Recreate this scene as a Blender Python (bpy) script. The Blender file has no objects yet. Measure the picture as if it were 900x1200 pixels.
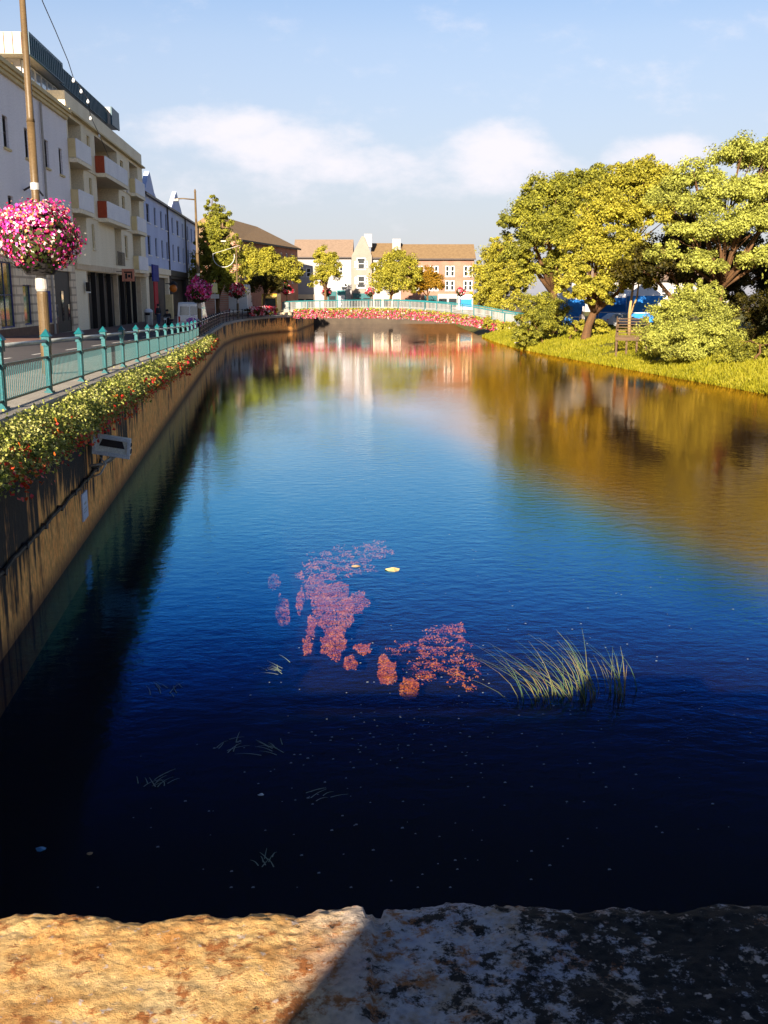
import bpy, math, random
import numpy as np
from mathutils import Vector, noise as mnoise
C = bpy.context
col = C.scene.collection
R = math.radians
rng = random.Random(7)

# ------------------------------------------------------------------ camera
PITCH = math.atan(.2125); CP, SP = math.cos(PITCH), math.sin(PITCH); H = 5.2
cd = bpy.data.cameras.new('camera'); cam = bpy.data.objects.new('camera', cd); col.objects.link(cam)
cd.sensor_fit = 'VERTICAL'; cd.sensor_height = 24; cd.lens = 24
cd.clip_start = .05; cd.clip_end = 5000
cam.location = (0, 0, H); cam.rotation_euler = (math.pi/2 - PITCH, 0, 0)
C.scene.camera = cam
def ray(px, py):
    a = (px-450)/1200; b = (600-py)/1200
    return a, CP+b*SP, -SP+b*CP
def G(px, py, z=0.0):
    x, y, w = ray(px, py); t = (z-H)/w; return Vector((x*t, y*t, z))
def P(px, py, Y):
    x, y, w = ray(px, py); t = Y/y; return Vector((x*t, Y, H+w*t))

# ------------------------------------------------------------------ materials
def newmat(name):
    m = bpy.data.materials.new(name); m.use_nodes = True
    n = m.node_tree.nodes; l = m.node_tree.links
    b = n['Principled BSDF']
    return m, n, l, b
def ramp(n, stops, interp='LINEAR'):
    r = n.new('ShaderNodeValToRGB'); cr = r.color_ramp; cr.interpolation = interp
    while len(cr.elements) > 1: cr.elements.remove(cr.elements[-1])
    cr.elements[0].position = stops[0][0]; cr.elements[0].color = (*stops[0][1], 1)
    for p, c in stops[1:]:
        e = cr.elements.new(p); e.color = (*c, 1)
    return r
def g3(v): return (v, v, v)
def surf(name, c1, c2=None, rough=.8, scale=3.0, bump=.15, metal=0.0, stretch=(1, 1, 1), c3=None, fine=30.0, spec=.3, lo=.35, hi=.65, bumpd=.02):
    """weathered surface: two or three colours mixed by noise, a finer grain and a bump"""
    m, n, l, b = newmat(name)
    tc = n.new('ShaderNodeTexCoord'); mp = n.new('ShaderNodeMapping'); mp.inputs['Scale'].default_value = stretch
    l.new(tc.outputs['Object'], mp.inputs[0])
    nz = n.new('ShaderNodeTexNoise'); nz.inputs['Scale'].default_value = scale; nz.inputs['Detail'].default_value = 7; nz.inputs['Roughness'].default_value = .65
    l.new(mp.outputs[0], nz.inputs['Vector'])
    if c2 is None: c2 = tuple(v*.72 for v in c1)
    st = [(lo, c1), (hi, c2)]
    if c3: st.append((min(.98, hi+.12), c3))
    r = ramp(n, st); l.new(nz.outputs['Fac'], r.inputs[0])
    n2 = n.new('ShaderNodeTexNoise'); n2.inputs['Scale'].default_value = fine; n2.inputs['Detail'].default_value = 4
    l.new(tc.outputs['Object'], n2.inputs['Vector'])
    r2 = ramp(n, [(.3, g3(.8)), (.7, g3(1.12))]); l.new(n2.outputs['Fac'], r2.inputs[0])
    mx = n.new('ShaderNodeMixRGB'); mx.blend_type = 'MULTIPLY'; mx.inputs[0].default_value = 1
    l.new(r.outputs[0], mx.inputs[1]); l.new(r2.outputs[0], mx.inputs[2]); l.new(mx.outputs[0], b.inputs['Base Color'])
    b.inputs['Roughness'].default_value = rough; b.inputs['Metallic'].default_value = metal; b.inputs['Specular IOR Level'].default_value = spec
    if bump:
        bp = n.new('ShaderNodeBump'); bp.inputs['Strength'].default_value = bump; bp.inputs['Distance'].default_value = bumpd
        l.new(n2.outputs['Fac'], bp.inputs['Height']); l.new(bp.outputs[0], b.inputs['Normal'])
    return m
def leafmat(name, cols, scale=.5, transl=.35, rough=.6):
    """leaf colours vary by leaf and by slow patches through the plant"""
    m, n, l, b = newmat(name)
    ge = n.new('ShaderNodeNewGeometry'); tc = n.new('ShaderNodeTexCoord')
    nz = n.new('ShaderNodeTexNoise'); nz.inputs['Scale'].default_value = scale; nz.inputs['Detail'].default_value = 3
    l.new(tc.outputs['Object'], nz.inputs['Vector'])
    mr = n.new('ShaderNodeMapRange'); mr.inputs[1].default_value = .3; mr.inputs[2].default_value = .7
    l.new(nz.outputs['Fac'], mr.inputs[0])
    mm = n.new('ShaderNodeMixRGB'); mm.inputs[0].default_value = .55
    l.new(mr.outputs[0], mm.inputs[1]); l.new(ge.outputs['Random Per Island'], mm.inputs[2])
    k = len(cols); r = ramp(n, [(.12+.76*i/(k-1), c) for i, c in enumerate(cols)]); l.new(mm.outputs[0], r.inputs[0])
    l.new(r.outputs[0], b.inputs['Base Color']); b.inputs['Roughness'].default_value = rough; b.inputs['Specular IOR Level'].default_value = .25
    tr = n.new('ShaderNodeBsdfTranslucent'); l.new(r.outputs[0], tr.inputs[0])
    ms = n.new('ShaderNodeMixShader'); ms.inputs[0].default_value = transl
    l.new(b.outputs[0], ms.inputs[1]); l.new(tr.outputs[0], ms.inputs[2]); l.new(ms.outputs[0], n['Material Output'].inputs[0])
    return m
def petalmat(name, cols):
    m, n, l, b = newmat(name)
    ge = n.new('ShaderNodeNewGeometry'); k = len(cols)
    r = ramp(n, [(i/k, c) for i, c in enumerate(cols)], 'CONSTANT'); l.new(ge.outputs['Random Per Island'], r.inputs[0])
    l.new(r.outputs[0], b.inputs['Base Color']); b.inputs['Roughness'].default_value = .55
    tr = n.new('ShaderNodeBsdfTranslucent'); l.new(r.outputs[0], tr.inputs[0])
    ms = n.new('ShaderNodeMixShader'); ms.inputs[0].default_value = .3
    l.new(b.outputs[0], ms.inputs[1]); l.new(tr.outputs[0], ms.inputs[2]); l.new(ms.outputs[0], n['Material Output'].inputs[0])
    return m

M = {}
M['grey_render'] = surf('grey render', (.90, .86, .90), (.80, .76, .81), scale=.35, stretch=(1, 1, .35), fine=14)
M['cornice'] = surf('cream stone', (.76, .62, .34), (.62, .48, .25), scale=1.2)
M['cream'] = surf('cream concrete', (.92, .82, .62), (.82, .71, .51), scale=.4, stretch=(1, 1, .3), fine=12)
M['cream_panel'] = surf('pale balcony panel', (.88, .88, .92), (.80, .80, .86), scale=.6)
M['stone_clad'] = surf('stone cladding', (.72, .58, .40), (.60, .46, .30), scale=1.6)
M['dark_stone'] = surf('near black stone', (.022, .016, .013), (.012, .009, .008))
M['plinth'] = surf('brown plinth', (.20, .11, .07), (.13, .07, .05))
M['glass'] = surf('window glass', (.02, .025, .03), (.035, .04, .045), rough=.06, spec=.8, bump=0)
M['sky_glass'] = surf('pale window glass', (.30, .34, .42), (.38, .42, .5), rough=.08, spec=.8, bump=0)
M['green_glass'] = surf('shop glass', (.05, .12, .05), (.14, .16, .06), rough=.06, spec=.8, bump=0, scale=1.1)
M['black'] = surf('black paint', (.010, .009, .010), (.018, .015, .015), rough=.6)
M['dark_frame'] = surf('dark window frame', (.035, .025, .03), (.05, .035, .03), rough=.5)
M['blue_frame'] = surf('blue window frame', (.02, .03, .16), (.03, .04, .2), rough=.5)
M['white_frame'] = surf('white frame', (.75, .75, .76), (.65, .65, .68), rough=.5)
M['teal_metal'] = surf('teal roof metal', (.015, .075, .115), (.01, .05, .085), rough=.45, scale=.8, stretch=(6, 1, .3))
M['grey_metal'] = surf('grey seamed metal', (.40, .37, .34), (.32, .30, .28), rough=.5)
M['red_wall'] = surf('red loggia wall', (.40, .075, .03), (.32, .055, .025))
M['blue_render'] = surf('lavender blue render', (.52, .60, .86), (.44, .51, .76), scale=.35, stretch=(1, 1, .35))
M['slate'] = surf('brown slate roof', (.25, .175, .13), (.19, .135, .10), scale=2.0, stretch=(1, 1, 3))
M['brick_roof'] = surf('tan roof tiles', (.22, .145, .075), (.165, .105, .055), scale=2.0)
M['white_wall'] = surf('white render', (.35, .335, .345), (.30, .29, .30), scale=.5)
M['red_banner'] = surf('red banner cloth', (.50, .015, .03), (.4, .01, .02))
M['blue_banner'] = surf('blue fascia paint', (.03, .04, .28), (.02, .03, .22))
M['teal_paint'] = surf('teal paint', (.001, .090, .108), (.002, .072, .086), rough=.4, scale=6, c3=(.02, .05, .05))
M['teal_light'] = surf('pale teal paint', (.02, .20, .22), (.018, .16, .18), rough=.4, scale=6)
M['rail_bar'] = surf('teal grey bars', (.003, .070, .084), (.004, .056, .066), rough=.4, scale=6)
M['rail_top'] = surf('worn grey handrail', (.36, .38, .37), (.26, .29, .29), rough=.45, metal=.2, scale=5)
M['navy_rail'] = surf('dark navy rail', (.012, .016, .035), (.02, .025, .04), rough=.45)
M['pole'] = surf('tan painted steel', (.12, .078, .036), (.085, .054, .025), rough=.45, scale=2, c3=(.16, .10, .05))
M['steel'] = surf('pale steel', (.55, .55, .53), (.40, .40, .39), rough=.4, metal=.3)
M['floodlight'] = surf('weathered white casing', (.86, .82, .72), (.74, .68, .56), rough=.5, scale=8)
M['plaque'] = surf('pale blue plaque', (.56, .60, .72), (.46, .5, .62), rough=.5)
M['trough'] = surf('brown planter plastic', (.035, .022, .015), (.05, .03, .02))
M['asphalt'] = surf('asphalt', (.055, .05, .055), (.04, .036, .04), scale=1.5, fine=60)
M['paving'] = surf('red brown paving', (.20, .11, .085), (.14, .075, .06), scale=1.2)
M['quay_path'] = surf('pale concrete path', (.34, .31, .27), (.26, .235, .2), scale=1.2)
M['ground'] = surf('packed ground', (.16, .13, .09), (.10, .085, .06), scale=.2)
M['paint'] = surf('road paint', (.7, .69, .66), (.5, .5, .48), scale=3)
M['white_paint'] = surf('white car paint', (.74, .74, .74), (.66, .66, .66), rough=.25, spec=.5, bump=0)
M['silver'] = surf('silver car paint', (.42, .43, .45), (.36, .37, .39), rough=.25, spec=.5, bump=0)
M['yellow'] = surf('yellow paint', (.70, .42, .06), (.58, .34, .05), rough=.35)
M['tyre'] = surf('tyre rubber', (.015, .015, .015), (.025, .025, .025))
M['red_lamp'] = surf('red lens', (.5, .01, .01), (.4, .01, .01), rough=.2)
M['amber'] = surf('amber globe', (.75, .22, .03), (.6, .16, .02), rough=.3)
M['bark'] = surf('bark', (.13, .065, .025), (.07, .035, .015), scale=2, stretch=(1, 1, .2), bump=.6, fine=12, bumpd=.08)
M['pale_bark'] = surf('pale bark', (.36, .25, .11), (.22, .14, .06), scale=2, stretch=(1, 1, .25), bump=.5, fine=12, bumpd=.06)
M['wood'] = surf('weathered timber', (.12, .075, .04), (.07, .042, .024), scale=2, stretch=(.4, 6, 6))
M['stall_blue'] = surf('blue stall cloth', (.02, .22, .70), (.02, .17, .56))
M['canvas'] = surf('white canvas', (.80, .78, .76), (.72, .70, .69))
M['skin'] = surf('skin', (.50, .28, .19), (.45, .25, .17), rough=.5, bump=0)
M['dark_cloth'] = surf('dark cloth', (.02, .02, .03), (.03, .03, .04))
M['denim'] = surf('denim', (.06, .09, .18), (.05, .07, .14))
M['pale_cloth'] = surf('pale cloth', (.66, .6, .58), (.58, .52, .5))
M['purple'] = surf('purple plastic', (.22, .05, .32), (.18, .04, .26))
M['bridge_bar'] = surf('pale bridge mesh', (.26, .27, .27), (.20, .215, .215), rough=.5)
M['concrete'] = surf('deck concrete', (.36, .33, .29), (.26, .24, .2))
LEAF_Y = leafmat('yellow green leaves', [(0.1296, 0.1257, 0.0137), (0.2689, 0.2514, 0.0268), (0.3985, 0.3590, 0.0405), (0.4981, 0.4309, 0.0449)])
LEAF_G = leafmat('olive leaves', [(0.0697, 0.0779, 0.0112), (0.1692, 0.1735, 0.0224), (0.2888, 0.2812, 0.0313), (0.3985, 0.3710, 0.0405)])
LEAF_O = leafmat('pale olive leaves', [(0.1194, 0.1257, 0.0268), (0.2689, 0.2812, 0.0493), (0.4183, 0.4309, 0.0786), (0.5179, 0.5267, 0.1123)])
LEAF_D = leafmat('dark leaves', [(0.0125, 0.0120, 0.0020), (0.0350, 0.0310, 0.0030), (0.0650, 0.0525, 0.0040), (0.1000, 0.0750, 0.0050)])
LEAF_R = leafmat('turning leaves', [(0.1325, 0.0792, 0.0075), (0.2650, 0.1584, 0.0094), (0.3478, 0.1742, 0.0112), (0.3974, 0.2376, 0.0187)])
LEAF_P = leafmat('trailing plant leaves', [(0.0579, 0.0849, 0.0162), (0.2087, 0.2426, 0.0378), (0.4637, 0.4609, 0.1080), (0.6723, 0.6308, 0.2700)], scale=2.5)
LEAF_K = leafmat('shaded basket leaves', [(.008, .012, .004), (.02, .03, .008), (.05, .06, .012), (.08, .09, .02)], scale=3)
GRASS = leafmat('bank grass', [(0.1232, 0.1276, 0.0066), (0.2079, 0.1994, 0.0083), (0.2849, 0.2632, 0.0132), (0.3388, 0.2951, 0.0248)], scale=.25)
REED = leafmat('river grass', [(.02, .06, .035), (.05, .10, .035), (.15, .14, .05), (.24, .13, .035)], scale=2)
WEED = leafmat('pale river weed', [(.20, .26, .20), (.3, .36, .26), (.4, .42, .32)], scale=2)
PINK = petalmat('pink and white petals', [(.62, .02, .25), (.75, .05, .42), (.55, .01, .14), (.80, .78, .70), (.70, .03, .10), (.72, .18, .55), (.82, .76, .66), (.60, .02, .33), (.75, .32, .12)])
MAGENTA = petalmat('magenta and red petals', [(.66, .03, .33), (.74, .08, .42), (.60, .01, .05), (.70, .03, .30), (.78, .35, .5)])
REDWH = petalmat('red and white petals', [(.60, .01, .04), (.66, .03, .10), (.78, .70, .68), (.55, .01, .03), (.75, .3, .35)])
ORANGE = petalmat('orange red petals', [(.68, .07, .015), (.62, .025, .012), (.72, .16, .02), (.58, .02, .03)])
BRIDGEF = petalmat('bridge petals', [(.50, .03, .10), (.54, .08, .2), (.52, .40, .36), (.46, .015, .05), (.52, .2, .24), (.48, .03, .12), (.10, .10, .02)])

def brickmat(name, c1, c2, mortar, sc=1.0):
    m, n, l, b = newmat(name)
    tc = n.new('ShaderNodeTexCoord'); mp = n.new('ShaderNodeMapping'); mp.inputs['Rotation'].default_value = (math.pi/2, 0, 0)
    l.new(tc.outputs['Object'], mp.inputs[0])
    bt = n.new('ShaderNodeTexBrick'); l.new(mp.outputs[0], bt.inputs['Vector'])
    bt.inputs['Color1'].default_value = (*c1, 1); bt.inputs['Color2'].default_value = (*c2, 1); bt.inputs['Mortar'].default_value = (*mortar, 1)
    bt.inputs['Scale'].default_value = sc; bt.inputs['Mortar Size'].default_value = .02; bt.inputs['Brick Width'].default_value = .45; bt.inputs['Row Height'].default_value = .15
    nz = n.new('ShaderNodeTexNoise'); nz.inputs['Scale'].default_value = .5; nz.inputs['Detail'].default_value = 6; l.new(tc.outputs['Object'], nz.inputs['Vector'])
    r = ramp(n, [(.3, g3(.75)), (.7, g3(1.15))]); l.new(nz.outputs['Fac'], r.inputs[0])
    mx = n.new('ShaderNodeMixRGB'); mx.blend_type = 'MULTIPLY'; mx.inputs[0].default_value = 1
    l.new(bt.outputs[0], mx.inputs[1]); l.new(r.outputs[0], mx.inputs[2]); l.new(mx.outputs[0], b.inputs['Base Color']); b.inputs['Roughness'].default_value = .85
    return m
M['red_brick'] = brickmat('red brick', (.42, .12, .06), (.33, .09, .05), (.3, .22, .16))
M['ashlar'] = brickmat('pale ashlar stone', (.85, .70, .50), (.76, .61, .43), (.48, .37, .26), .32)
M['pink_brick'] = brickmat('pink brick', (.27, .125, .085), (.23, .10, .068), (.25, .17, .13))

def quaymat():
    m, n, l, b = newmat('stained quay concrete')
    tc = n.new('ShaderNodeTexCoord'); sx = n.new('ShaderNodeSeparateXYZ'); l.new(tc.outputs['Object'], sx.inputs[0])
    def nz(sc, st, det=7):
        mp = n.new('ShaderNodeMapping'); mp.inputs['Scale'].default_value = st; l.new(tc.outputs['Object'], mp.inputs[0])
        t = n.new('ShaderNodeTexNoise'); t.inputs['Scale'].default_value = sc; t.inputs['Detail'].default_value = det; t.inputs['Roughness'].default_value = .7
        l.new(mp.outputs[0], t.inputs['Vector']); return t
    a = nz(1.0, (1, 1, .5)); ra = ramp(n, [(.3, (.92, .33, .055)), (.5, (.98, .47, .12)), (.7, (.66, .20, .03))]); l.new(a.outputs['Fac'], ra.inputs[0])
    s = nz(2.6, (1.6, 1.6, .07), 9)
    # black run-off streaks start under the planters and thin out downwards
    zr = n.new('ShaderNodeMapRange'); zr.inputs[1].default_value = .2; zr.inputs[2].default_value = 3.0; zr.inputs[3].default_value = -.13; zr.inputs[4].default_value = .24
    l.new(sx.outputs['Z'], zr.inputs[0])
    ad = n.new('ShaderNodeMath'); l.new(s.outputs['Fac'], ad.inputs[0]); l.new(zr.outputs[0], ad.inputs[1])
    bl = nz(.45, (1, 1, .8), 4); bm_ = n.new('ShaderNodeMapRange'); bm_.inputs[1].default_value = .35; bm_.inputs[2].default_value = .65; bm_.inputs[3].default_value = -.14; bm_.inputs[4].default_value = .14; l.new(bl.outputs['Fac'], bm_.inputs[0])
    ad0 = ad; ad = n.new('ShaderNodeMath'); l.new(ad0.outputs[0], ad.inputs[0]); l.new(bm_.outputs[0], ad.inputs[1])
    yr = n.new('ShaderNodeMapRange'); yr.inputs[1].default_value = 26; yr.inputs[2].default_value = 13; yr.inputs[3].default_value = -.03; yr.inputs[4].default_value = .06; l.new(sx.outputs['Y'], yr.inputs[0])
    ad1 = ad; ad = n.new('ShaderNodeMath'); l.new(ad1.outputs[0], ad.inputs[0]); l.new(yr.outputs[0], ad.inputs[1])
    rs = ramp(n, [(.47, g3(0)), (.57, g3(1))]); l.new(ad.outputs[0], rs.inputs[0])
    mx = n.new('ShaderNodeMixRGB'); l.new(rs.outputs[0], mx.inputs[0]); l.new(ra.outputs[0], mx.inputs[1]); mx.inputs[2].default_value = (.018, .012, .008, 1)
    f = nz(9, (1, 1, .6)); rf = ramp(n, [(.35, g3(.55)), (.65, g3(1.2))]); l.new(f.outputs['Fac'], rf.inputs[0])
    m2 = n.new('ShaderNodeMixRGB'); m2.blend_type = 'MULTIPLY'; m2.inputs[0].default_value = 1; l.new(mx.outputs[0], m2.inputs[1]); l.new(rf.outputs[0], m2.inputs[2])
    # weed line at the water
    z2 = n.new('ShaderNodeMapRange'); z2.inputs[1].default_value = .05; z2.inputs[2].default_value = .4; z2.inputs[3].default_value = .8; z2.inputs[4].default_value = 0; l.new(sx.outputs['Z'], z2.inputs[0])
    m3 = n.new('ShaderNodeMixRGB'); l.new(z2.outputs[0], m3.inputs[0]); l.new(m2.outputs[0], m3.inputs[1]); m3.inputs[2].default_value = (.10, .035, .01, 1)
    l.new(m3.outputs[0], b.inputs['Base Color']); b.inputs['Roughness'].default_value = .9
    bp = n.new('ShaderNodeBump'); bp.inputs['Strength'].default_value = .5; bp.inputs['Distance'].default_value = .04; l.new(f.outputs['Fac'], bp.inputs['Height']); l.new(bp.outputs[0], b.inputs['Normal'])
    return m
M['quay'] = quaymat()

def copingmat():
    m, n, l, b = newmat('lichened granite')
    tc = n.new('ShaderNodeTexCoord')
    def nz(sc, det=8, rgh=.65):
        t = n.new('ShaderNodeTexNoise'); t.inputs['Scale'].default_value = sc; t.inputs['Detail'].default_value = det; t.inputs['Roughness'].default_value = rgh
        l.new(tc.outputs['Object'], t.inputs['Vector']); return t
    def mix(fac, c1, c2):
        x = n.new('ShaderNodeMixRGB'); l.new(fac, x.inputs[0])
        if isinstance(c1, tuple): x.inputs[1].default_value = (*c1, 1)
        else: l.new(c1, x.inputs[1])
        if isinstance(c2, tuple): x.inputs[2].default_value = (*c2, 1)
        else: l.new(c2, x.inputs[2])
        return x.outputs[0]
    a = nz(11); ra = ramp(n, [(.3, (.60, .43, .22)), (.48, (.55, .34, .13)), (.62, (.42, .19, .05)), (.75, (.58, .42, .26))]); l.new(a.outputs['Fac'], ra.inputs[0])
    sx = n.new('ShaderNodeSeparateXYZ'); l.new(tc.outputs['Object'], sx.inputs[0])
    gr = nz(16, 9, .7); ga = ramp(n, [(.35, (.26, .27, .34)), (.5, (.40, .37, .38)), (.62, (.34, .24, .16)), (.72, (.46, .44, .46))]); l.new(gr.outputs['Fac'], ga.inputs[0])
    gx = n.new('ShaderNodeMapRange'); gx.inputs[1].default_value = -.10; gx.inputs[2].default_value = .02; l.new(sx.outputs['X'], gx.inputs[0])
    base_ = mix(gx.outputs[0], ra.outputs[0], ga.outputs[0])  # bluish grey painted into the right part for its skylit shade
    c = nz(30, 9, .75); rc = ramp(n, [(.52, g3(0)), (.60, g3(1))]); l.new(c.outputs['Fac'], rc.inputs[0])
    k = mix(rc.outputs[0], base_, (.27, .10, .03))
    # dark lichen, thickened to paint the shade on the right hand part
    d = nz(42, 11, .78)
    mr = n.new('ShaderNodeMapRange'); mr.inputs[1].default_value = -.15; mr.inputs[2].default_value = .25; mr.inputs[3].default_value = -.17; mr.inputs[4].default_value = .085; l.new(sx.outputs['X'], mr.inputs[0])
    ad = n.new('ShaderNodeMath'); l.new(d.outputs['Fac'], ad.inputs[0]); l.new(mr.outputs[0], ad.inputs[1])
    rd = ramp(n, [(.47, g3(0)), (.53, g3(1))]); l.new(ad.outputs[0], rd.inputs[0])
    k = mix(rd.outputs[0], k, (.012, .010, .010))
    e = nz(70, 3); re = ramp(n, [(.62, g3(0)), (.68, g3(1))]); l.new(e.outputs['Fac'], re.inputs[0])
    k = mix(re.outputs[0], k, (.46, .36, .30))
    v = n.new('ShaderNodeTexVoronoi'); v.inputs['Scale'].default_value = 120; l.new(tc.outputs['Object'], v.inputs['Vector'])
    rv = ramp(n, [(0, g3(.72)), (.6, g3(1.1))]); l.new(v.outputs['Distance'], rv.inputs[0])
    x = n.new('ShaderNodeMixRGB'); x.blend_type = 'MULTIPLY'; x.inputs[0].default_value = 1; l.new(k, x.inputs[1]); l.new(rv.outputs[0], x.inputs[2])
    l.new(x.outputs[0], b.inputs['Base Color']); b.inputs['Roughness'].default_value = .85; b.inputs['Specular IOR Level'].default_value = .2
    bp = n.new('ShaderNodeBump'); bp.inputs['Strength'].default_value = 1.0; bp.inputs['Distance'].default_value = .008; l.new(c.outputs['Fac'], bp.inputs['Height'])
    l.new(bp.outputs[0], b.inputs['Normal'])
    return m
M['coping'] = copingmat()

def watermat():
    m, n, l, b = newmat('river water'); n.remove(b)
    tc = n.new('ShaderNodeTexCoord')
    def nz(sc, st, det, rgh=.55):
        mp = n.new('ShaderNodeMapping'); mp.inputs['Scale'].default_value = st; mp.inputs['Rotation'].default_value = (0, 0, R(-8)); l.new(tc.outputs['Object'], mp.inputs[0])
        t = n.new('ShaderNodeTexNoise'); t.inputs['Scale'].default_value = sc; t.inputs['Detail'].default_value = det; t.inputs['Roughness'].default_value = rgh
        l.new(mp.outputs[0], t.inputs['Vector']); return t
    big = nz(.55, (1.0, .55, 1), 3); fine = nz(3.4, (.75, 1.1, 1), 4, .6); calm = nz(.07, (1.4, .6, 1), 3)
    rc = ramp(n, [(.38, g3(.25)), (.66, g3(1.0))]); l.new(calm.outputs['Fac'], rc.inputs[0])
    def mul(a, v):
        x = n.new('ShaderNodeMath'); x.operation = 'MULTIPLY'; l.new(a, x.inputs[0])
        if isinstance(v, float): x.inputs[1].default_value = v
        else: l.new(v, x.inputs[1])
        return x.outputs[0]
    f = mul(mul(fine.outputs['Fac'], .42), rc.outputs[0])
    ad = n.new('ShaderNodeMath'); l.new(mul(big.outputs['Fac'], .30), ad.inputs[0]); l.new(f, ad.inputs[1])
    bp = n.new('ShaderNodeBump'); bp.inputs['Strength'].default_value = WAVE; bp.inputs['Distance'].default_value = .3
    s0 = n.new('ShaderNodeSeparateXYZ'); l.new(tc.outputs['Object'], s0.inputs[0])
    sh = n.new('ShaderNodeMapRange'); sh.inputs[1].default_value = 18; sh.inputs[2].default_value = 60; sh.inputs[3].default_value = 1.15; sh.inputs[4].default_value = .42; l.new(s0.outputs['Y'], sh.inputs[0])
    l.new(mul(ad.outputs[0], sh.outputs[0]), bp.inputs['Height'])
    lw = n.new('ShaderNodeLayerWeight'); lw.inputs['Blend'].default_value = .5; l.new(bp.outputs[0], lw.inputs['Normal'])
    fr = n.new('ShaderNodeMath'); fr.operation = 'POWER'; fr.inputs[1].default_value = 2.7; l.new(lw.outputs['Facing'], fr.inputs[0])
    gl = n.new('ShaderNodeBsdfGlossy'); gl.inputs['Roughness'].default_value = .02; l.new(bp.outputs[0], gl.inputs['Normal'])
    tr = n.new('ShaderNodeBsdfTransparent'); tr.inputs[0].default_value = (.94, .90, .86, 1)
    df = n.new('ShaderNodeBsdfDiffuse')
    # brown painted into the water where the right bank trees reflect, deep blue elsewhere
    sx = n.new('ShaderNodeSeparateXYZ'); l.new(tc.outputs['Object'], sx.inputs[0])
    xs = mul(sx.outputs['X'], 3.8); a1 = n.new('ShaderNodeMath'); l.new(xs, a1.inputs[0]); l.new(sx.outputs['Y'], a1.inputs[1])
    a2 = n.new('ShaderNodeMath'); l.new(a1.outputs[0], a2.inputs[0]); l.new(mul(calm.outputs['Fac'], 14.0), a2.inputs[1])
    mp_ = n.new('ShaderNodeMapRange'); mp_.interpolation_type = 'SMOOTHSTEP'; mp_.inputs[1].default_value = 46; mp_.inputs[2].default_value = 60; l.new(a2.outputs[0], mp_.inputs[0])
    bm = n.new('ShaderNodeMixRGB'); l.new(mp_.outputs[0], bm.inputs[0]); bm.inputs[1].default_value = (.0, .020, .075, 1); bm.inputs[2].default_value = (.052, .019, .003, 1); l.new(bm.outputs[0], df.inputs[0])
    # reflection colour painted by view angle: blue to black looked down on, neutral at grazing; warm painted over the tree reflections
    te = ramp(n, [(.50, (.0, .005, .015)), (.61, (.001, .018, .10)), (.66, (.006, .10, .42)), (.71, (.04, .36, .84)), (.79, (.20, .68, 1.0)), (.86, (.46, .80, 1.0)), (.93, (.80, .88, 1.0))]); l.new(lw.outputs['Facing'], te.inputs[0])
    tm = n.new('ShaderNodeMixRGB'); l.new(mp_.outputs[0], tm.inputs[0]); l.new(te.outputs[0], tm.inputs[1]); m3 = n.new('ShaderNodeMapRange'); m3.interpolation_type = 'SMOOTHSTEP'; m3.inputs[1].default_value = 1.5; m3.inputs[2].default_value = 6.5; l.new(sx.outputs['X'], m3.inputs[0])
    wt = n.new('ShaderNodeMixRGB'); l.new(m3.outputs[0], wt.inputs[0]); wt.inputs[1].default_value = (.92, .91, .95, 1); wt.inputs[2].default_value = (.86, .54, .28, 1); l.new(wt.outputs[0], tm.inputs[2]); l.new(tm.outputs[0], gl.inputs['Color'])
    mb = n.new('ShaderNodeMixShader'); mb.inputs[0].default_value = .16; l.new(tr.outputs[0], mb.inputs[1]); l.new(df.outputs[0], mb.inputs[2])
    ms = n.new('ShaderNodeMixShader'); l.new(fr.outputs[0], ms.inputs[0]); l.new(mb.outputs[0], ms.inputs[1]); l.new(gl.outputs[0], ms.inputs[2])
    l.new(ms.outputs[0], n['Material Output'].inputs[0])
    return m
WAVE = .13

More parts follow.
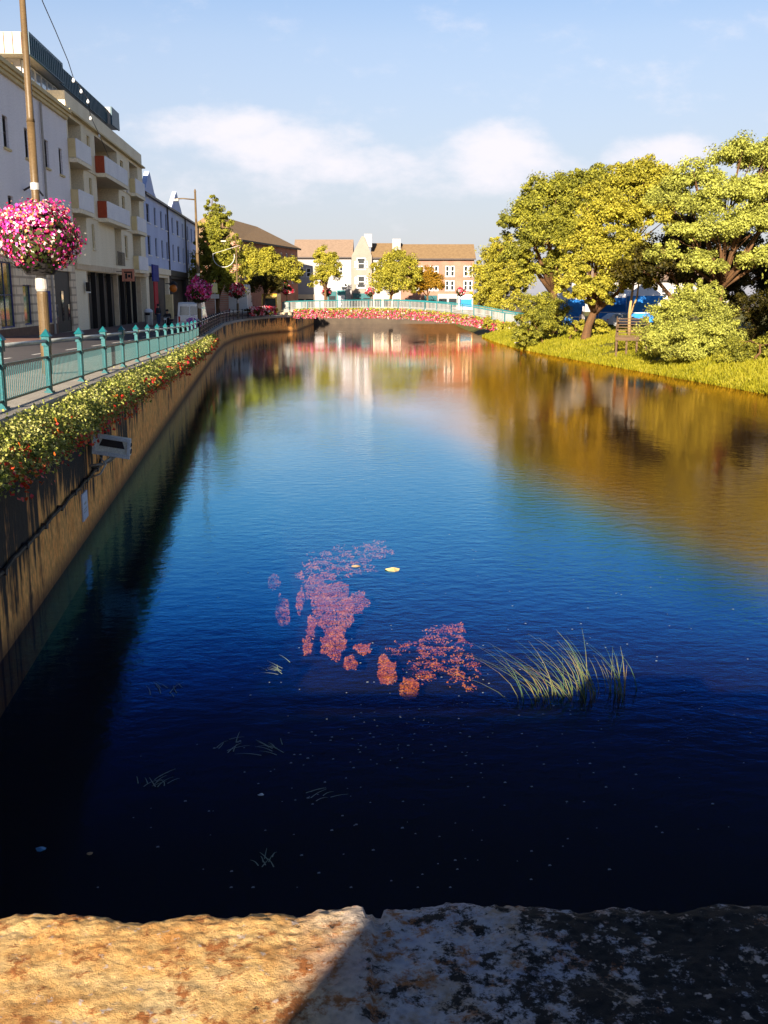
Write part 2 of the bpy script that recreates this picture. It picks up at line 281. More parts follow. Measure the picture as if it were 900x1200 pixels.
# ------------------------------------------------------------------ mesh builder
class MB:
    def __init__(s): s.v = []; s.f = []
    def add(s, vs, fs):
        k = len(s.v); s.v += [tuple(v) for v in vs]; s.f += [tuple(i+k for i in f) for f in fs]; return s
    def box(s, x0, x1, y0, y1, z0, z1):
        return s.add([(x0, y0, z0), (x1, y0, z0), (x1, y1, z0), (x0, y1, z0), (x0, y0, z1), (x1, y0, z1), (x1, y1, z1), (x0, y1, z1)],
                     [(0, 3, 2, 1), (4, 5, 6, 7), (0, 1, 5, 4), (1, 2, 6, 5), (2, 3, 7, 6), (3, 0, 4, 7)])
    def beam(s, a, b, w, h, up=(0, 0, 1)):
        a = Vector(a); b = Vector(b); d = (b-a).normalized(); u = Vector(up)
        sd = d.cross(u)
        if sd.length < 1e-4: sd = d.cross(Vector((1, 0, 0)))
        sd.normalize(); u = sd.cross(d)
        vs = [p + sd*x*w/2 + u*y*h/2 for p in (a, b) for x, y in ((-1, -1), (1, -1), (1, 1), (-1, 1))]
        return s.add(vs, [(0, 3, 2, 1), (4, 5, 6, 7), (0, 1, 5, 4), (1, 2, 6, 5), (2, 3, 7, 6), (3, 0, 4, 7)])
    def tube(s, pts, r, k=8, caps=True):
        pts = [Vector(p) for p in pts]; rs = r if isinstance(r, (list, tuple)) else [r]*len(pts)
        base = len(s.v); pv = None
        for i, p in enumerate(pts):
            d = (pts[min(i+1, len(pts)-1)] - pts[max(i-1, 0)]).normalized()
            if pv is None:
                pv = d.orthogonal().normalized()
            pv = (pv - d*pv.dot(d))
            pv = pv.normalized() if pv.length > 1e-5 else d.orthogonal().normalized()
            w = d.cross(pv)
            for j in range(k):
                a = 2*math.pi*j/k; s.v.append(tuple(p + (pv*math.cos(a)+w*math.sin(a))*rs[i]))
        for i in range(len(pts)-1):
            for j in range(k):
                a = base+i*k+j; b_ = base+i*k+(j+1) % k; s.f.append((a, b_, b_+k, a+k))
        if caps:
            s.f.append(tuple(base+j for j in range(k))[::-1]); s.f.append(tuple(base+(len(pts)-1)*k+j for j in range(k)))
        return s
    def lathe(s, prof, c=(0, 0, 0), k=16):
        return s.tube([(c[0], c[1], c[2]+z) for r, z in prof], [max(r, .001) for r, z in prof], k)
    def prism(s, poly, a0, a1, axis='x'):
        """poly in the plane across the axis, extruded a0..a1; axis x: poly=(y,z); axis y: poly=(x,z); axis z: (x,y)"""
        k = len(poly)
        def pt(p, a): return (a, p[0], p[1]) if axis == 'x' else (p[0], a, p[1]) if axis == 'y' else (p[0], p[1], a)
        vs = [pt(p, a0) for p in poly] + [pt(p, a1) for p in poly]
        return s.add(vs, [tuple(range(k))[::-1], tuple(range(k, 2*k))] + [(i, (i+1) % k, k+(i+1) % k, k+i) for i in range(k)])
    def quad(s, a, b, c, d): return s.add([a, b, c, d], [(0, 1, 2, 3)])
    def build(s, name, mat, parent=None, smooth=False, bevel=0, loc=None):
        me = bpy.data.meshes.new(name); me.from_pydata(s.v, [], s.f); me.update()
        if mat: me.materials.append(mat)
        o = bpy.data.objects.new(name, me); col.objects.link(o)
        if parent: o.parent = parent
        if loc is not None: o.location = loc
        if smooth:
            for p in me.polygons: p.use_smooth = True
        if bevel:
            b = o.modifiers.new('bevel', 'BEVEL'); b.width = bevel; b.segments = 2; b.limit_method = 'ANGLE'
        return o
def tag(o, label=None, cat=None, group=None, kind=None):
    if label: o['label'] = label
    if cat: o['category'] = cat
    if group: o['group'] = group
    if kind: o['kind'] = kind
    return o
def thing(name, label, cat, loc=(0, 0, 0), rotz=0, group=None):
    o = bpy.data.objects.new(name, None); col.objects.link(o); o.empty_display_size = .2
    o.location = loc; o.rotation_euler = (0, 0, rotz)
    return tag(o, label, cat, group)
def kids(o): return [c for c in col.objects if c.parent == o]
def copy_tree(o, parent=None):
    c = o.copy(); col.objects.link(c); c.parent = parent
    for ch in kids(o): copy_tree(ch, c)
    return c

# ------------------------------------------------------------------ leaves
def leaf_mesh(name, pts, nrm, size, mat, parent=None, seed=0, ratio=.62, jitter=.9, loc=None):
    """many small diamond leaves: pts (n,3), nrm (n,3) preferred normals"""
    r = np.random.default_rng(seed); n = len(pts)
    N = nrm + jitter*r.normal(size=(n, 3)); N /= np.linalg.norm(N, axis=1, keepdims=True)+1e-9
    T = np.cross(N, r.normal(size=(n, 3))); T /= np.linalg.norm(T, axis=1, keepdims=True)+1e-9
    B = np.cross(N, T); s = size*(.6+.8*r.random((n, 1)))
    fold = N*s*.18
    V = np.empty((n, 4, 3)); V[:, 0] = pts-T*s; V[:, 1] = pts+B*s*ratio+fold; V[:, 2] = pts+T*s; V[:, 3] = pts-B*s*ratio+fold
    me = bpy.data.meshes.new(name); me.vertices.add(4*n); me.vertices.foreach_set('co', V.reshape(-1))
    me.loops.add(4*n); me.loops.foreach_set('vertex_index', np.arange(4*n, dtype=np.int32))
    me.polygons.add(n); me.polygons.foreach_set('loop_start', np.arange(0, 4*n, 4, dtype=np.int32))
    me.update(calc_edges=True); me.validate(); me.materials.append(mat)
    o = bpy.data.objects.new(name, me); col.objects.link(o)
    if parent: o.parent = parent
    if loc is not None: o.location = loc
    return o
def clumps(lobes, n, seed, cl=.30, per=60, flat=.8, low=-.55, grow=1.16):
    """leaf points gathered in clumps over the outside of each lobe (cx,cy,cz,rx,ry,rz)"""
    r = np.random.default_rng(seed); P_, N_ = [], []
    w = np.array([l[3]*l[5]+l[4]*l[5] for l in lobes]); w = w/w.sum()
    for L, wi in zip(lobes, w):
        c = np.array(L[:3]); ra = np.array(L[3:6])*grow; k = max(3, int(n*wi/per))
        for _ in range(k):
            d = r.normal(size=3); d /= np.linalg.norm(d)
            if d[2] < low: d[2] = -d[2]*.4
            rad = .42+.58*r.random()**.6
            cc = c + d*ra*rad
            cs = cl*ra.mean()*(.35+1.25*r.random()**1.3)
            q = r.normal(size=(per, 3)); q /= np.linalg.norm(q, axis=1, keepdims=True); q *= r.random((per, 1))**.45
            q = q*np.array([1, 1, flat])
            P_.append(cc+q*cs); N_.append(q*.8+d*.4+np.array([0, 0, .5]))
    return np.concatenate(P_), np.concatenate(N_)
def limbs(mb, base, lobes, r0, seed, fork=.35, k=7):
    """tapered trunk that forks into a limb for each lobe"""
    rr = random.Random(seed); base = Vector(base)
    zmin = min(l[2]-l[5]*.4 for l in lobes); cx = sum(l[0] for l in lobes)/len(lobes); cy = sum(l[1] for l in lobes)/len(lobes)
    top = Vector((cx*.35+base.x*.65, cy*.35+base.y*.65, max(base.z+1.0, base.z+(zmin-base.z)*.8)))
    mid = (base+top)/2+Vector((rr.uniform(-.15, .15), rr.uniform(-.15, .15), 0))
    mb.tube([base-Vector((0, 0, .3)), base+Vector((0, 0, .25)), mid, top], [r0*1.5, r0*1.1, r0*.9, r0*.8], k)
    for L in lobes:
        e = Vector(L[:3])+Vector((0, 0, L[5]*.45)); m1 = top.lerp(e, .5)+Vector((rr.uniform(-.3, .3), rr.uniform(-.3, .3), rr.uniform(-.2, .4)))
        mb.tube([top-Vector((0, 0, r0*.6)), m1, e], [r0*.6, r0*.34, r0*.08], k)
        for _ in range(3):
            d = Vector((rr.gauss(0, 1), rr.gauss(0, 1), rr.uniform(0, 1))).normalized()
            e2 = Vector(L[:3])+Vector((d.x*L[3], d.y*L[4], d.z*L[5]))*.8
            mb.tube([m1.lerp(e, rr.uniform(0, .5)), (m1+e2)/2+Vector((0, 0, .2)), e2], [r0*.22, r0*.14, r0*.04], 5)
    return mb
def tree(name, label, base, lobes, n, leaf, mat, r0, seed, bark=None, cat='tree', group=None, cl=.30, per=60, trunk='trunk', low=-.55):
    base = Vector(base); t = thing(name, label, cat, base, 0, group)
    lo = [(l[0]-base.x, l[1]-base.y, l[2]-base.z, *l[3:]) for l in lobes]
    limbs(MB(), (0, 0, 0), lo, r0, seed).build(trunk, bark or M['bark'], t, smooth=True)
    p, nn = clumps(lo, int(n*7.5), seed, cl*.92, int(per*2.4), low=low)
    leaf_mesh('crown', p, nn, leaf*.44, mat, t, seed, jitter=.7)
    return t
def plobe(px, py, Y, rpx, rpy=None, ry=None):
    """a lobe from its place in the street plan: rpx, rpy as pixels at that distance"""
    c = P(px, py, Y); k = Y*.978/1200; rx = rpx*k; rz = (rpy or rpx)*k*1.02
    return (c.x, c.y, c.z, rx, ry or rx, rz)

# ------------------------------------------------------------------ plan of the place
def lerp_tab(tab, y):
    if y <= tab[0][0]: return tab[0][1]
    for (a, va), (b, vb) in zip(tab, tab[1:]):
        if y <= b: return va+(vb-va)*(y-a)/(b-a)
    return tab[-1][1]
WT = [(-80, 5.88), (14, -5.54), (95, -15.38), (110, -16.95), (122, -17.55), (132, -17.4), (140, -16.7), (146, -15.2), (150, -13.2), (152, -12.7), (190, -12.7)]
def W(y): return lerp_tab(WT, y)
ZT = [(2, 3.54), (14, 3.31), (44, 2.61), (62, 2.22), (80, 2.09), (95, 2.06), (140, 2.08), (190, 2.3)]
def Zr(y): return lerp_tab(ZT, y)
def F(y): return -15.0-.0735*y
def Zf(y): return Zr(y)+.58
RT = [(-80, 25.5), (20, 23.0), (40, 21.6), (54.6, 20.45), (64.8, 18.8), (79.4, 16.4), (89.5, 14.8), (102.4, 13.1), (117.5, 12.5), (138, 12.4), (190, 12.4)]
def Rb(y): return lerp_tab(RT, y)
def Zx(y, x):
    """street level between the quay edge and the house fronts"""
    w, f = W(y), F(y)
    t = min(1, max(0, (w-x)/max(.1, w-f))); return Zr(y)+(Zf(y)-Zr(y))*t
YS = [-80, -40, -9, 0, 8, 14, 20, 28, 36, 44, 53, 62, 70, 80, 88, 95, 102, 110, 116, 122, 127, 132, 136, 140, 143, 146, 148, 150, 152, 165, 190]
def loft(name, rows, mat, parent=None, smooth=False):
    mb = MB(); k = len(rows[0])
    for r_ in rows: mb.v += [tuple(p) for p in r_]
    for i in range(len(rows)-1):
        for j in range(k-1):
            a = i*k+j; mb.f.append((a, a+1, a+k+1, a+k))
    return mb.build(name, mat, parent, smooth)

# ---- setting
rows = []
for y in YS:
    rows.append([(-900, y, Zf(y)-.05), (F(y)-20, y, Zf(y)-.05), (F(y), y, Zf(y)-.05), (W(y)-.15, y, Zr(y)-.05)])
tag(loft('ground', rows, M['ground']), kind='structure')
rows = [[(-900, y, 2.25), (-60, y, 2.25), (60, y, 2.25), (900, y, 2.25)] for y in (190.0, 260, 500, 2500)]
tag(loft('far_ground', rows, M['ground']), kind='structure')
def strip(name, fa, fb, mat, dz, ys, n=4):
    rows = []
    for y in ys:
        a, b = fa(y), fb(y); rows.append([(a+(b-a)*i/n, y, Zx(y, a+(b-a)*i/n)+dz) for i in range(n+1)])
    return tag(loft(name, rows, mat), kind='structure')
ys = [y for y in YS if -9 <= y <= 165]
strip('road', lambda y: F(y)+2.4, lambda y: min(W(y)-2.0, F(y)+14), M['asphalt'], .0, ys)
strip('pavement', lambda y: F(y)-.02, lambda y: F(y)+2.4, M['paving'], .12, ys)
strip('quay_path', lambda y: W(y)-2.0, lambda y: W(y)-.1, M['quay_path'], .12, ys)
for nm, f_ in (('pavement_kerb', lambda y: F(y)+2.4), ('quay_kerb', lambda y: W(y)-2.0)):
    rows = []
    for y in ys:
        x = f_(y); z = Zx(y, x); s = 1 if nm[0] == 'p' else -1
        rows.append([(x-.0*s, y, z+.122), (x+.12*s, y, z+.122), (x+.13*s, y, z-.03)])
    tag(loft(nm, rows, M['quay_path']), kind='structure')
mk = MB()
for i in range(24):
    y0 = 14+i*6; y1 = y0+3
    q = [(lambda y: (F(y)+2.4+min(W(y)-2.0, F(y)+14))/2)(y) for y in (y0, y1)]
    mk.quad((q[0]-.06, y0, Zx(y0, q[0])+.004), (q[0]+.06, y0, Zx(y0, q[0])+.004), (q[1]+.06, y1, Zx(y1, q[1])+.004), (q[1]-.06, y1, Zx(y1, q[1])+.004))
tag(mk.build('road_marking', M['paint']), kind='structure')

# right bank
prof = [(-3, -.75), (-.6, -.3), (0, .03), (.8, .38), (2.2, .8), (4.5, 1.25), (8, 1.75), (13, 2.15), (20, 2.3), (60, 2.3), (900, 2.3)]
rows = []
yb = sorted(set([y for y in YS if y >= -80] + [30, 40, 48, 54, 58, 66, 74, 78, 84, 92, 98, 106]))
def bank_z(x, y):
    d = x-Rb(y); return lerp_tab(prof, d)
for y in yb:
    rows.append([(Rb(y)+d+(.35*mnoise.noise((y*.31, d, 0)) if 0 <= d < 10 else 0), y, z+(.1*mnoise.noise((y*.5, d*.5, 3)) if .5 < d < 20 else 0)) for d, z in prof])
tag(loft('grass_bank', rows, surf('bank turf', (.12, .11, .008), (.07, .065, .006), scale=1.2, fine=8), smooth=True), kind='structure')
# grass blades on the bank: uncountable
r_ = np.random.default_rng(5); pts = []; nb = 0
BV = []; BF = []
while nb < 70000:
    y = 45+r_.random()**1.5*85; d = -.15+r_.random()**1.7*11
    x = Rb(y)+d; z = bank_z(x, y)+.02
    if mnoise.noise((x*.35, y*.35, 0)) < -.35 and d > 1: continue
    h = (.09+.17*r_.random())*(1.25 if d < 1.2 else 1); w = .025+.03*r_.random(); a = r_.random()*6.283
    lx, ly = r_.normal()*.35*h, r_.normal()*.35*h
    k = len(BV); dx, dy = math.cos(a)*w, math.sin(a)*w
    BV += [(x-dx, y-dy, z), (x+dx, y+dy, z), (x+lx+dx*.3, y+ly+dy*.3, z+h), (x+lx-dx*.3, y+ly-dy*.3, z+h)]; BF.append((k, k+1, k+2, k+3)); nb += 1
mb = MB(); mb.v = BV; mb.f = BF
tag(mb.build('grass', GRASS), kind='stuff')

# river
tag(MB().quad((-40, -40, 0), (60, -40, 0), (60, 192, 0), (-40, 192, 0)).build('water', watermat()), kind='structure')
tag(MB().quad((-40, -40, -.75), (60, -40, -.75), (60, 192, -.75), (-40, 192, -.75)).build('riverbed', surf('dark river silt', (.0025, .002, .002), (.005, .004, .004), scale=.8, c3=(.010, .007, .006))), kind='structure')

# quay wall (left) with a coping course
def wallstrip(name, label, y0, y1, mat):
    t = thing(name, label, 'wall')
    st = [y for y in YS if y0 < y < y1]; st = [y0]+st+[y1]
    a = MB(); rows = []
    for y in st:
        x = W(y); z = Zr(y); rows.append([(x-.6, y, -1), (x, y, -1), (x, y, z-.12), (x-.6, y, z-.12)])
    loft('wall_face', rows, mat, t)
    rows = []
    for y in st:
        x = W(y); z = Zr(y); rows.append([(x+.07, y, z-.12), (x+.07, y, z+.10), (x+.05, y, z+.125), (x-.45, y, z+.125), (x-.45, y, z-.12)])
    loft('coping', rows, M['quay_path'], t)
    return t
wallstrip('quay_wall', 'rust stained concrete quay wall along the left side of the river', -2, 190, M['quay'])
t = thing('quay_wall', 'dark brown far quay wall seen beneath the footbridge', 'wall', (0, 188.2, 0))
MB().box(-30, 60, 0, 2.2, -1, 2.4).build('wall_face', surf('dark far quay stone', (.075, .055, .038), (.045, .033, .024), scale=.6), t)  # dark brown base colour, mottled by noise

# ---- camera bridge: stone parapet in the foreground, deck and piers behind it
t = thing('stone_parapet', 'rough lichened stone bridge parapet at the bottom of the photo', 'parapet', (0, 0, 0))
def coping_stone(x0, x1, nx, ny, y0=.12):
    mb = MB(); rows = []
    for j in range(ny+6):
        row = []
        for i in range(nx+1):
            x = x0+(x1-x0)*i/nx
            e = .885+.045*(max(-.7, min(.7, x))+.36) + .018*mnoise.noise((x*6, 1.3, 0)) + .010*mnoise.noise((x*19, 7.1, 0)) + .005*mnoise.noise((x*55, 3.1, 0)) + .003*mnoise.noise((x*150, 5.1, 0)) - .030*max(0, mnoise.noise((x*9, 21.3, 0))-.32) - (.012 if -.02 < x < .0 else 0)
            if j <= ny:
                q = j/ny; q = 1-(1-q)**1.8; y = y0+(e-y0)*q
                z = 4.615+.006*mnoise.noise((x*5, y*5, 0))+.003*mnoise.noise((x*18, y*18, 2))+.0016*mnoise.noise((x*60, y*60, 5))+.0014*mnoise.noise((x*140, y*140, 9))
                if x > -.01: z -= .004
                d = e-y
                if d < .025: z -= .005*(1-d/.025)**2
            else:
                k = j-ny; y = e+.004*math.sin(k)-.002*k+.008*mnoise.noise((x*20, k*.9, 4)); z = 4.60-.05*k
            row.append((x, y, z))
        rows.append(row)
    return rows
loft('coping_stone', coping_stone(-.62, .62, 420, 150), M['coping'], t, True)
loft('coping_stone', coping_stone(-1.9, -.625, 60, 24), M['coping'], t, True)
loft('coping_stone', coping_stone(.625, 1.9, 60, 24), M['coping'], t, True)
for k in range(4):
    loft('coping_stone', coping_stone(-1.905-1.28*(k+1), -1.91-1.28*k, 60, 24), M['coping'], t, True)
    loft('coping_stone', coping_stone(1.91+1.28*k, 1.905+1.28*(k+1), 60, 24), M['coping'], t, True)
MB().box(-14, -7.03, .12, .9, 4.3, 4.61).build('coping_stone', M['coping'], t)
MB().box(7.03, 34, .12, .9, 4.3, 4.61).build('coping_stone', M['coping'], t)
MB().box(-14, 34, .2, .84, 3.3, 4.31).build('parapet_wall', M['coping'], t)
b = thing('stone_bridge', 'stone road bridge carrying the foreground parapet', 'bridge')
MB().box(-14, 34, -9, .84, 2.6, 3.3).build('deck', M['coping'], b)
for x in (-4.5, 4, 12.5, 21): MB().box(x-.7, x+.7, -9, .84, -1, 2.62).build('pier', M['coping'], b)
# an unseen, added pillar on the bridge pavement: throws the slanting shade on the right of the parapet
t = thing('shade_blocker', 'unseen, added shade pillar on the bridge pavement behind the parapet', 'blocker', (.655, -1.3, 3.3))
def frustum(z0, x0a, x0b, z1, x1a, x1b, y0=-.45, y1=.45, s=.9):
    m_ = MB(); return m_.add([(x0a, y0, z0), (x0b, y0, z0), (x0b, y1, z0), (x0a, y1, z0), (x1a, y0*s, z1), (x1b, y0*s, z1), (x1b, y1*s, z1), (x1a, y1*s, z1)],
                     [(0, 3, 2, 1), (4, 5, 6, 7), (0, 1, 5, 4), (1, 2, 6, 5), (2, 3, 7, 6), (3, 0, 4, 7)])
frustum(0, -1.35, 1.2, 1.395, -1.35, 1.15).build('shaft', M['coping'], t)
frustum(1.4, -1.42, 1.2, 2.28, -.892, .9, s=.8).build('cap', M['coping'], t)

# ------------------------------------------------------------------ facades
def facade(t, name, mat, u0, u1, z0, z1, ops, depth, rec=.28, mat_in=None):
    """front wall in the plane y=0 of the thing, openings cut through; core behind"""
    us = sorted({u0, u1, *[o[0] for o in ops], *[o[1] for o in ops]}); zs = sorted({z0, z1, *[o[2] for o in ops], *[o[3] for o in ops]})
    mb = MB()
    for a, b_ in zip(us, us[1:]):
        for c, d in zip(zs, zs[1:]):
            um, zm = (a+b_)/2, (c+d)/2
            if any(o[0] < um < o[1] and o[2] < zm < o[3] for o in ops): continue
            if um < u0 or um > u1 or zm < z0 or zm > z1: continue
            mb.quad((a, 0, c), (b_, 0, c), (b_, 0, d), (a, 0, d))
    for a, b_, c, d in [o[:4] for o in ops]:
        mb.quad((a, 0, c), (a, 0, d), (a, rec, d), (a, rec, c)); mb.quad((b_, 0, c), (b_, rec, c), (b_, rec, d), (b_, 0, d))
        mb.quad((a, 0, d), (b_, 0, d), (b_, rec, d), (a, rec, d)); mb.quad((a, 0, c), (a, rec, c), (b_, rec, c), (b_, 0, c))
    mb.quad((u0, 0, z0), (u0, 0, z1), (u0, rec, z1), (u0, rec, z0)); mb.quad((u1, 0, z0), (u1, rec, z0), (u1, rec, z1), (u1, 0, z1)); mb.quad((u0, 0, z1), (u1, 0, z1), (u1, rec, z1), (u0, rec, z1))
    mb.box(u0, u1, rec, depth, z0, z1)
    return mb.build(name, mat, t)
def window(t, u0, u1, z0, z1, rec=.16, fw=.07, frame=None, pane=None, cross=1, bar=1, sill=None):
    fr = MB()
    fr.box(u0, u0+fw, rec-.04, rec+.04, z0, z1); fr.box(u1-fw, u1, rec-.04, rec+.04, z0, z1)
    fr.box(u0+fw, u1-fw, rec-.04, rec+.04, z0, z0+fw); fr.box(u0+fw, u1-fw, rec-.04, rec+.04, z1-fw, z1)
    for i in range(1, cross+1):
        u = u0+(u1-u0)*i/(cross+1); fr.box(u-fw*.35, u+fw*.35, rec-.03, rec+.03, z0+fw, z1-fw)
    for i in range(1, bar+1):
        z = z0+(z1-z0)*i/(bar+1); fr.box(u0+fw, u1-fw, rec-.025, rec+.025, z-fw*.3, z+fw*.3)
    w = fr.build('window', frame or M['dark_frame'], t)
    MB().quad((u0+.01, rec+.01, z0+.01), (u1-.01, rec+.01, z0+.01), (u1-.01, rec+.01, z1-.01), (u0+.01, rec+.01, z1-.01)).build('pane', pane or M['glass'], w)
    if sill: MB().box(u0-.12, u1+.12, -.10, rec-.05, z0-.11, z0-.003).build('sill', sill, w)
    return w
TH = math.pi/2+math.atan(.0735); FD = Vector((-.0733, .9973, 0))
OY = 53.4
def sY(Y): return (Y-OY)/.9973
def sx(px, py=385):
    """distance along the house fronts of what stands at this column"""
    a, b_, w_ = ray(px, py); return sY(15.0/(-a/b_-.0735))
OB = (F(OY), OY, 0)

# grey rendered building
t = thing('grey_building', 'pale grey rendered building with cream cornice, leftmost in the street', 'building', OB, TH)
wz = [(12.4, 13.95), (8.5, 10.1)]
wu = [(-4.0, -3.1), (.35, 1.3), (4.4, 5.35), (8.7, 9.6), (12.2, 13.1)]
gops = [(-2.4, .35, 3.55, 6.8), (1.9, 3.7, 3.6, 5.7), (9.0, 13.4, 2.9, 6.6)]
facade(t, 'upper_wall', M['grey_render'], -6, 14.78, 7.2, 15.9, [(a, b_, c, d) for a, b_ in wu for c, d in wz], 14)
facade(t, 'stone_base', M['ashlar'], -6, 14.78, 2.2, 7.16, gops, 14)
MB().box(-6, 14.78, -.08, .2, 7.165, 7.4).build('string_course', M['cornice'], t)
MB().box(-6, 9.0, -.06, .0, 2.4, 3.5).build('plinth', M['plinth'], t)
co = MB(); co.box(-6.2, 14.6, -.16, 14.2, 15.905, 16.1); co.box(-6.3, 14.65, -.26, 14.3, 16.105, 16.28); co.box(-6.4, 14.7, -.38, 14.4, 16.285, 16.5)
co.build('cornice', M['cornice'], t)
for a, b_ in wu:
    for c, d in wz: window(t, a, b_, c, d, cross=0, bar=1, sill=M['cornice'], fw=.09)
window(t, *gops[0], frame=M['blue_frame'], pane=M['green_glass'], cross=1, bar=1)
window(t, *gops[1], frame=M['blue_frame'], pane=M['green_glass'], cross=0, bar=0)
d = MB().box(9.0, 13.4, .12, .2, 2.9, 6.6).build('shopfront', M['black'], t)
for u in (9.6, 11.2, 12.8): MB().box(u-.25, u+.25, .09, .12, 3.6, 4.6 if u != 11.2 else 5.4).build('pane', M['glass'], d)
MB().tube([(7.9, -.12, 2.6), (7.9, -.12, 15.8)], .07).build('drainpipe', M['grey_metal'], t)
MB().box(6.5, 7.0, -.2, .0, 3.6, 5.4).build('sign_board', M['blue_banner'], t)
wb = MB()
wb.tube([(3.3, -.05, 10.6), (3.3, -.6, 10.9)], .05); wb.tube([(3.3, -.6, 10.9), (5.1, -.6, 10.5)], .05)
wb.build('wall_bracket', M['dark_frame'], t)

# cream apartment block with loggias and penthouse
t = thing('apartment_building', 'cream apartment block with recessed balconies and teal penthouse roof', 'building', OB, TH)
A0, A1 = 14.8, sx(175); B1, B2 = sx(121), sx(158)
sl = [7.2, 10.5, 13.6, 16.4]
ops = []; wins = []
for k in range(3):
    z0, z1 = sl[k]+.25, sl[k+1]-.12
    ops.append((A0+.35, A0+4.3, z0, z1)); wins.append((A0+6.1, A0+7.1, z0+.9, z1-.35))
    if k > 0: ops.append((B1+.6, B1+9.4, z0, z1)); wins.append((B1+10.8, B1+12.2, z0+.9, z1-.4))
    else:
        ops.append((B1+6.6, B1+9.6, z0, z1)); wins.append((B1+11.2, B1+12.6, z0+.7, z1-.4))
    ops.append((B2+1.2, B2+5.6, z0, z1))
facade(t, 'wall', M['cream'], A0, A1, 7.2, 17.7, ops+wins, 13, rec=1.7)
facade(t, 'ground_floor_wall', M['cream'], A0, A1, 2.1, 7.15, [(A0+3.4, A1-.6, 2.1, 6.75)], 13, rec=2.2, mat_in=None)
# the openings are shallow in the wall sheet: loggia boxes are sunk behind and lined
for o in ops:
    pass
for w_ in wins: window(t, *w_, cross=0, bar=1, sill=M['cream'], fw=.09, frame=M['cornice'])
MB().box(A0+3.45, A1-.65, 1.9, 2.15, 2.1, 6.7).build('shopfront', M['black'], t)
for i in range(9): MB().box(A0+4+i*2.9, A0+4.2+i*2.9, .1, .45, 2.1, 6.74).build('column', M['black'] if i % 4 else M['stone_clad'], t)
MB().box(A0-.1, A1+.1, -.30, .2, 16.5, 16.62).build('eaves_band', M['cornice'], t)
for k in range(1, 3): MB().box(A0, A1, -.08, .0, sl[k]-.1, sl[k]+.1).build('floor_band', M['cream'], t)
MB().box(A0, A1, -.12, .0, 6.8, 7.2).build('fascia', M['stone_clad'], t)
for o in ops:
    a, b_, z0, z1 = o
    red = (b_-a > 6); big_ = red
    ln = MB(); ln.quad((a, 1.69, z0), (b_, 1.69, z0), (b_, 1.69, z1), (a, 1.69, z1))
    lg = ln.build('loggia_back', M['red_wall'] if red else M['cornice'], t)
    MB().box(a+(b_-a)*(.42 if big_ else .35), a+(b_-a)*(.97 if big_ else .8), 1.62, 1.685, z0, z1-.35).build('balcony_door', M['glass'], lg)
    curved = a > B2
    big = (b_-a > 6); pr = .75 if big else .55
    low = (z0 < 8)
    if low and not curved:
        if a > B1:
            rl = MB()
            for i in range(9): rl.box(a+i*(b_-a)/8-.02, a+i*(b_-a)/8+.02, -.2, -.16, z0, z0+1.0)
            rl.box(a, b_, -.22, -.14, z0+1.0, z0+1.06); rl.build('balcony_rail', M['dark_frame'], t)
        else:
            MB().box(a, b_, -.18, -.05, z0-.3, z0+1.0).build('balcony_panel', M['cream'], t)
        continue
    MB().box(a-.3, b_+.3, -pr, -.005, z0-.42, z0-.16).build('balcony_slab', M['cream'], t)
    MB().box(a-.25, b_+.25, -pr, -pr+.08, z0-.14, z0+1.02).build('balcony_panel', M['cream_panel'], t)
    for u in (a-.25, b_+.17): MB().box(u, u+.08, -pr+.085, -.01, z0-.14, z0+1.02).build('balcony_panel', M['red_wall'] if big else M['cornice'], t)
# penthouse storey set back behind the parapets, white glazing under a deep teal fascia
p0, p1 = 10.4, 38.7
MB().box(p0+1.2, p1-.8, 1.75, 12, 15.95, 18.86).build('penthouse_wall', M['white_wall'], t)
for i in range(18):
    u = p0+1.35+i*1.48
    if u+1.3 > p1-.9: break
    fr = MB(); fr.box(u, u+.07, 1.66, 1.745, 16.6, 18.8); fr.box(u+1.33, u+1.40, 1.66, 1.745, 16.6, 18.8); fr.box(u+.071, u+1.329, 1.66, 1.745, 16.6, 16.68); fr.box(u+.071, u+1.329, 1.66, 1.745, 18.72, 18.8)
    w_ = fr.build('window', M['white_frame'], t); MB().box(u+.072, u+1.328, 1.70, 1.744, 16.69, 18.71).build('pane', M['sky_glass'], w_)
for i in range(3):
    v = 2.2+i*2.4
    fr = MB(); fr.box(p0+1.1, p0+1.19, v, v+.08, 16.9, 18.6); fr.box(p0+1.1, p0+1.19, v+1.9, v+1.98, 16.9, 18.6); fr.box(p0+1.1, p0+1.19, v+.081, v+1.899, 17.7, 17.78); w_ = fr.build('window', M['cornice'], t)
    MB().box(p0+1.15, p0+1.195, v+.082, v+1.898, 16.9, 17.69).build('pane', M['sky_glass'], w_)
rf = MB(); rf.box(p0, p0+8.5, 1.0, 13, 18.87, 20.05); rf.box(p0+8.5, p1-3.4, 1.2, 13, 18.9, 19.95); rf.box(p1-3.38, p1, .85, 13, 18.85, 20.15)
fs = MB(); fs.box(p0+.01, p0+8.49, .88, .995, 18.84, 20.1); fs.box(p0+8.52, p1-3.41, 1.08, 1.195, 18.87, 19.98); fs.box(p1-3.39, p1+.05, .72, .845, 18.8, 20.2)
for i in range(56):
    u = p0+.25+i*.5
    if u < p1-3.6: fs.box(u, u+.05, (.84 if u < p0+8.4 else 1.04), (.88 if u < p0+8.4 else 1.08), 18.9, 19.95)
rf.build('penthouse_roof', M['grey_metal'], t); fs.build('roof_fascia', M['teal_metal'], t)
se = MB()
for i in range(22): se.box(p0-.03, p0-.002, 1.3+i*.5, 1.34+i*.5, 18.9, 20.03)
se.build('roof_seams', M['plinth'], t)
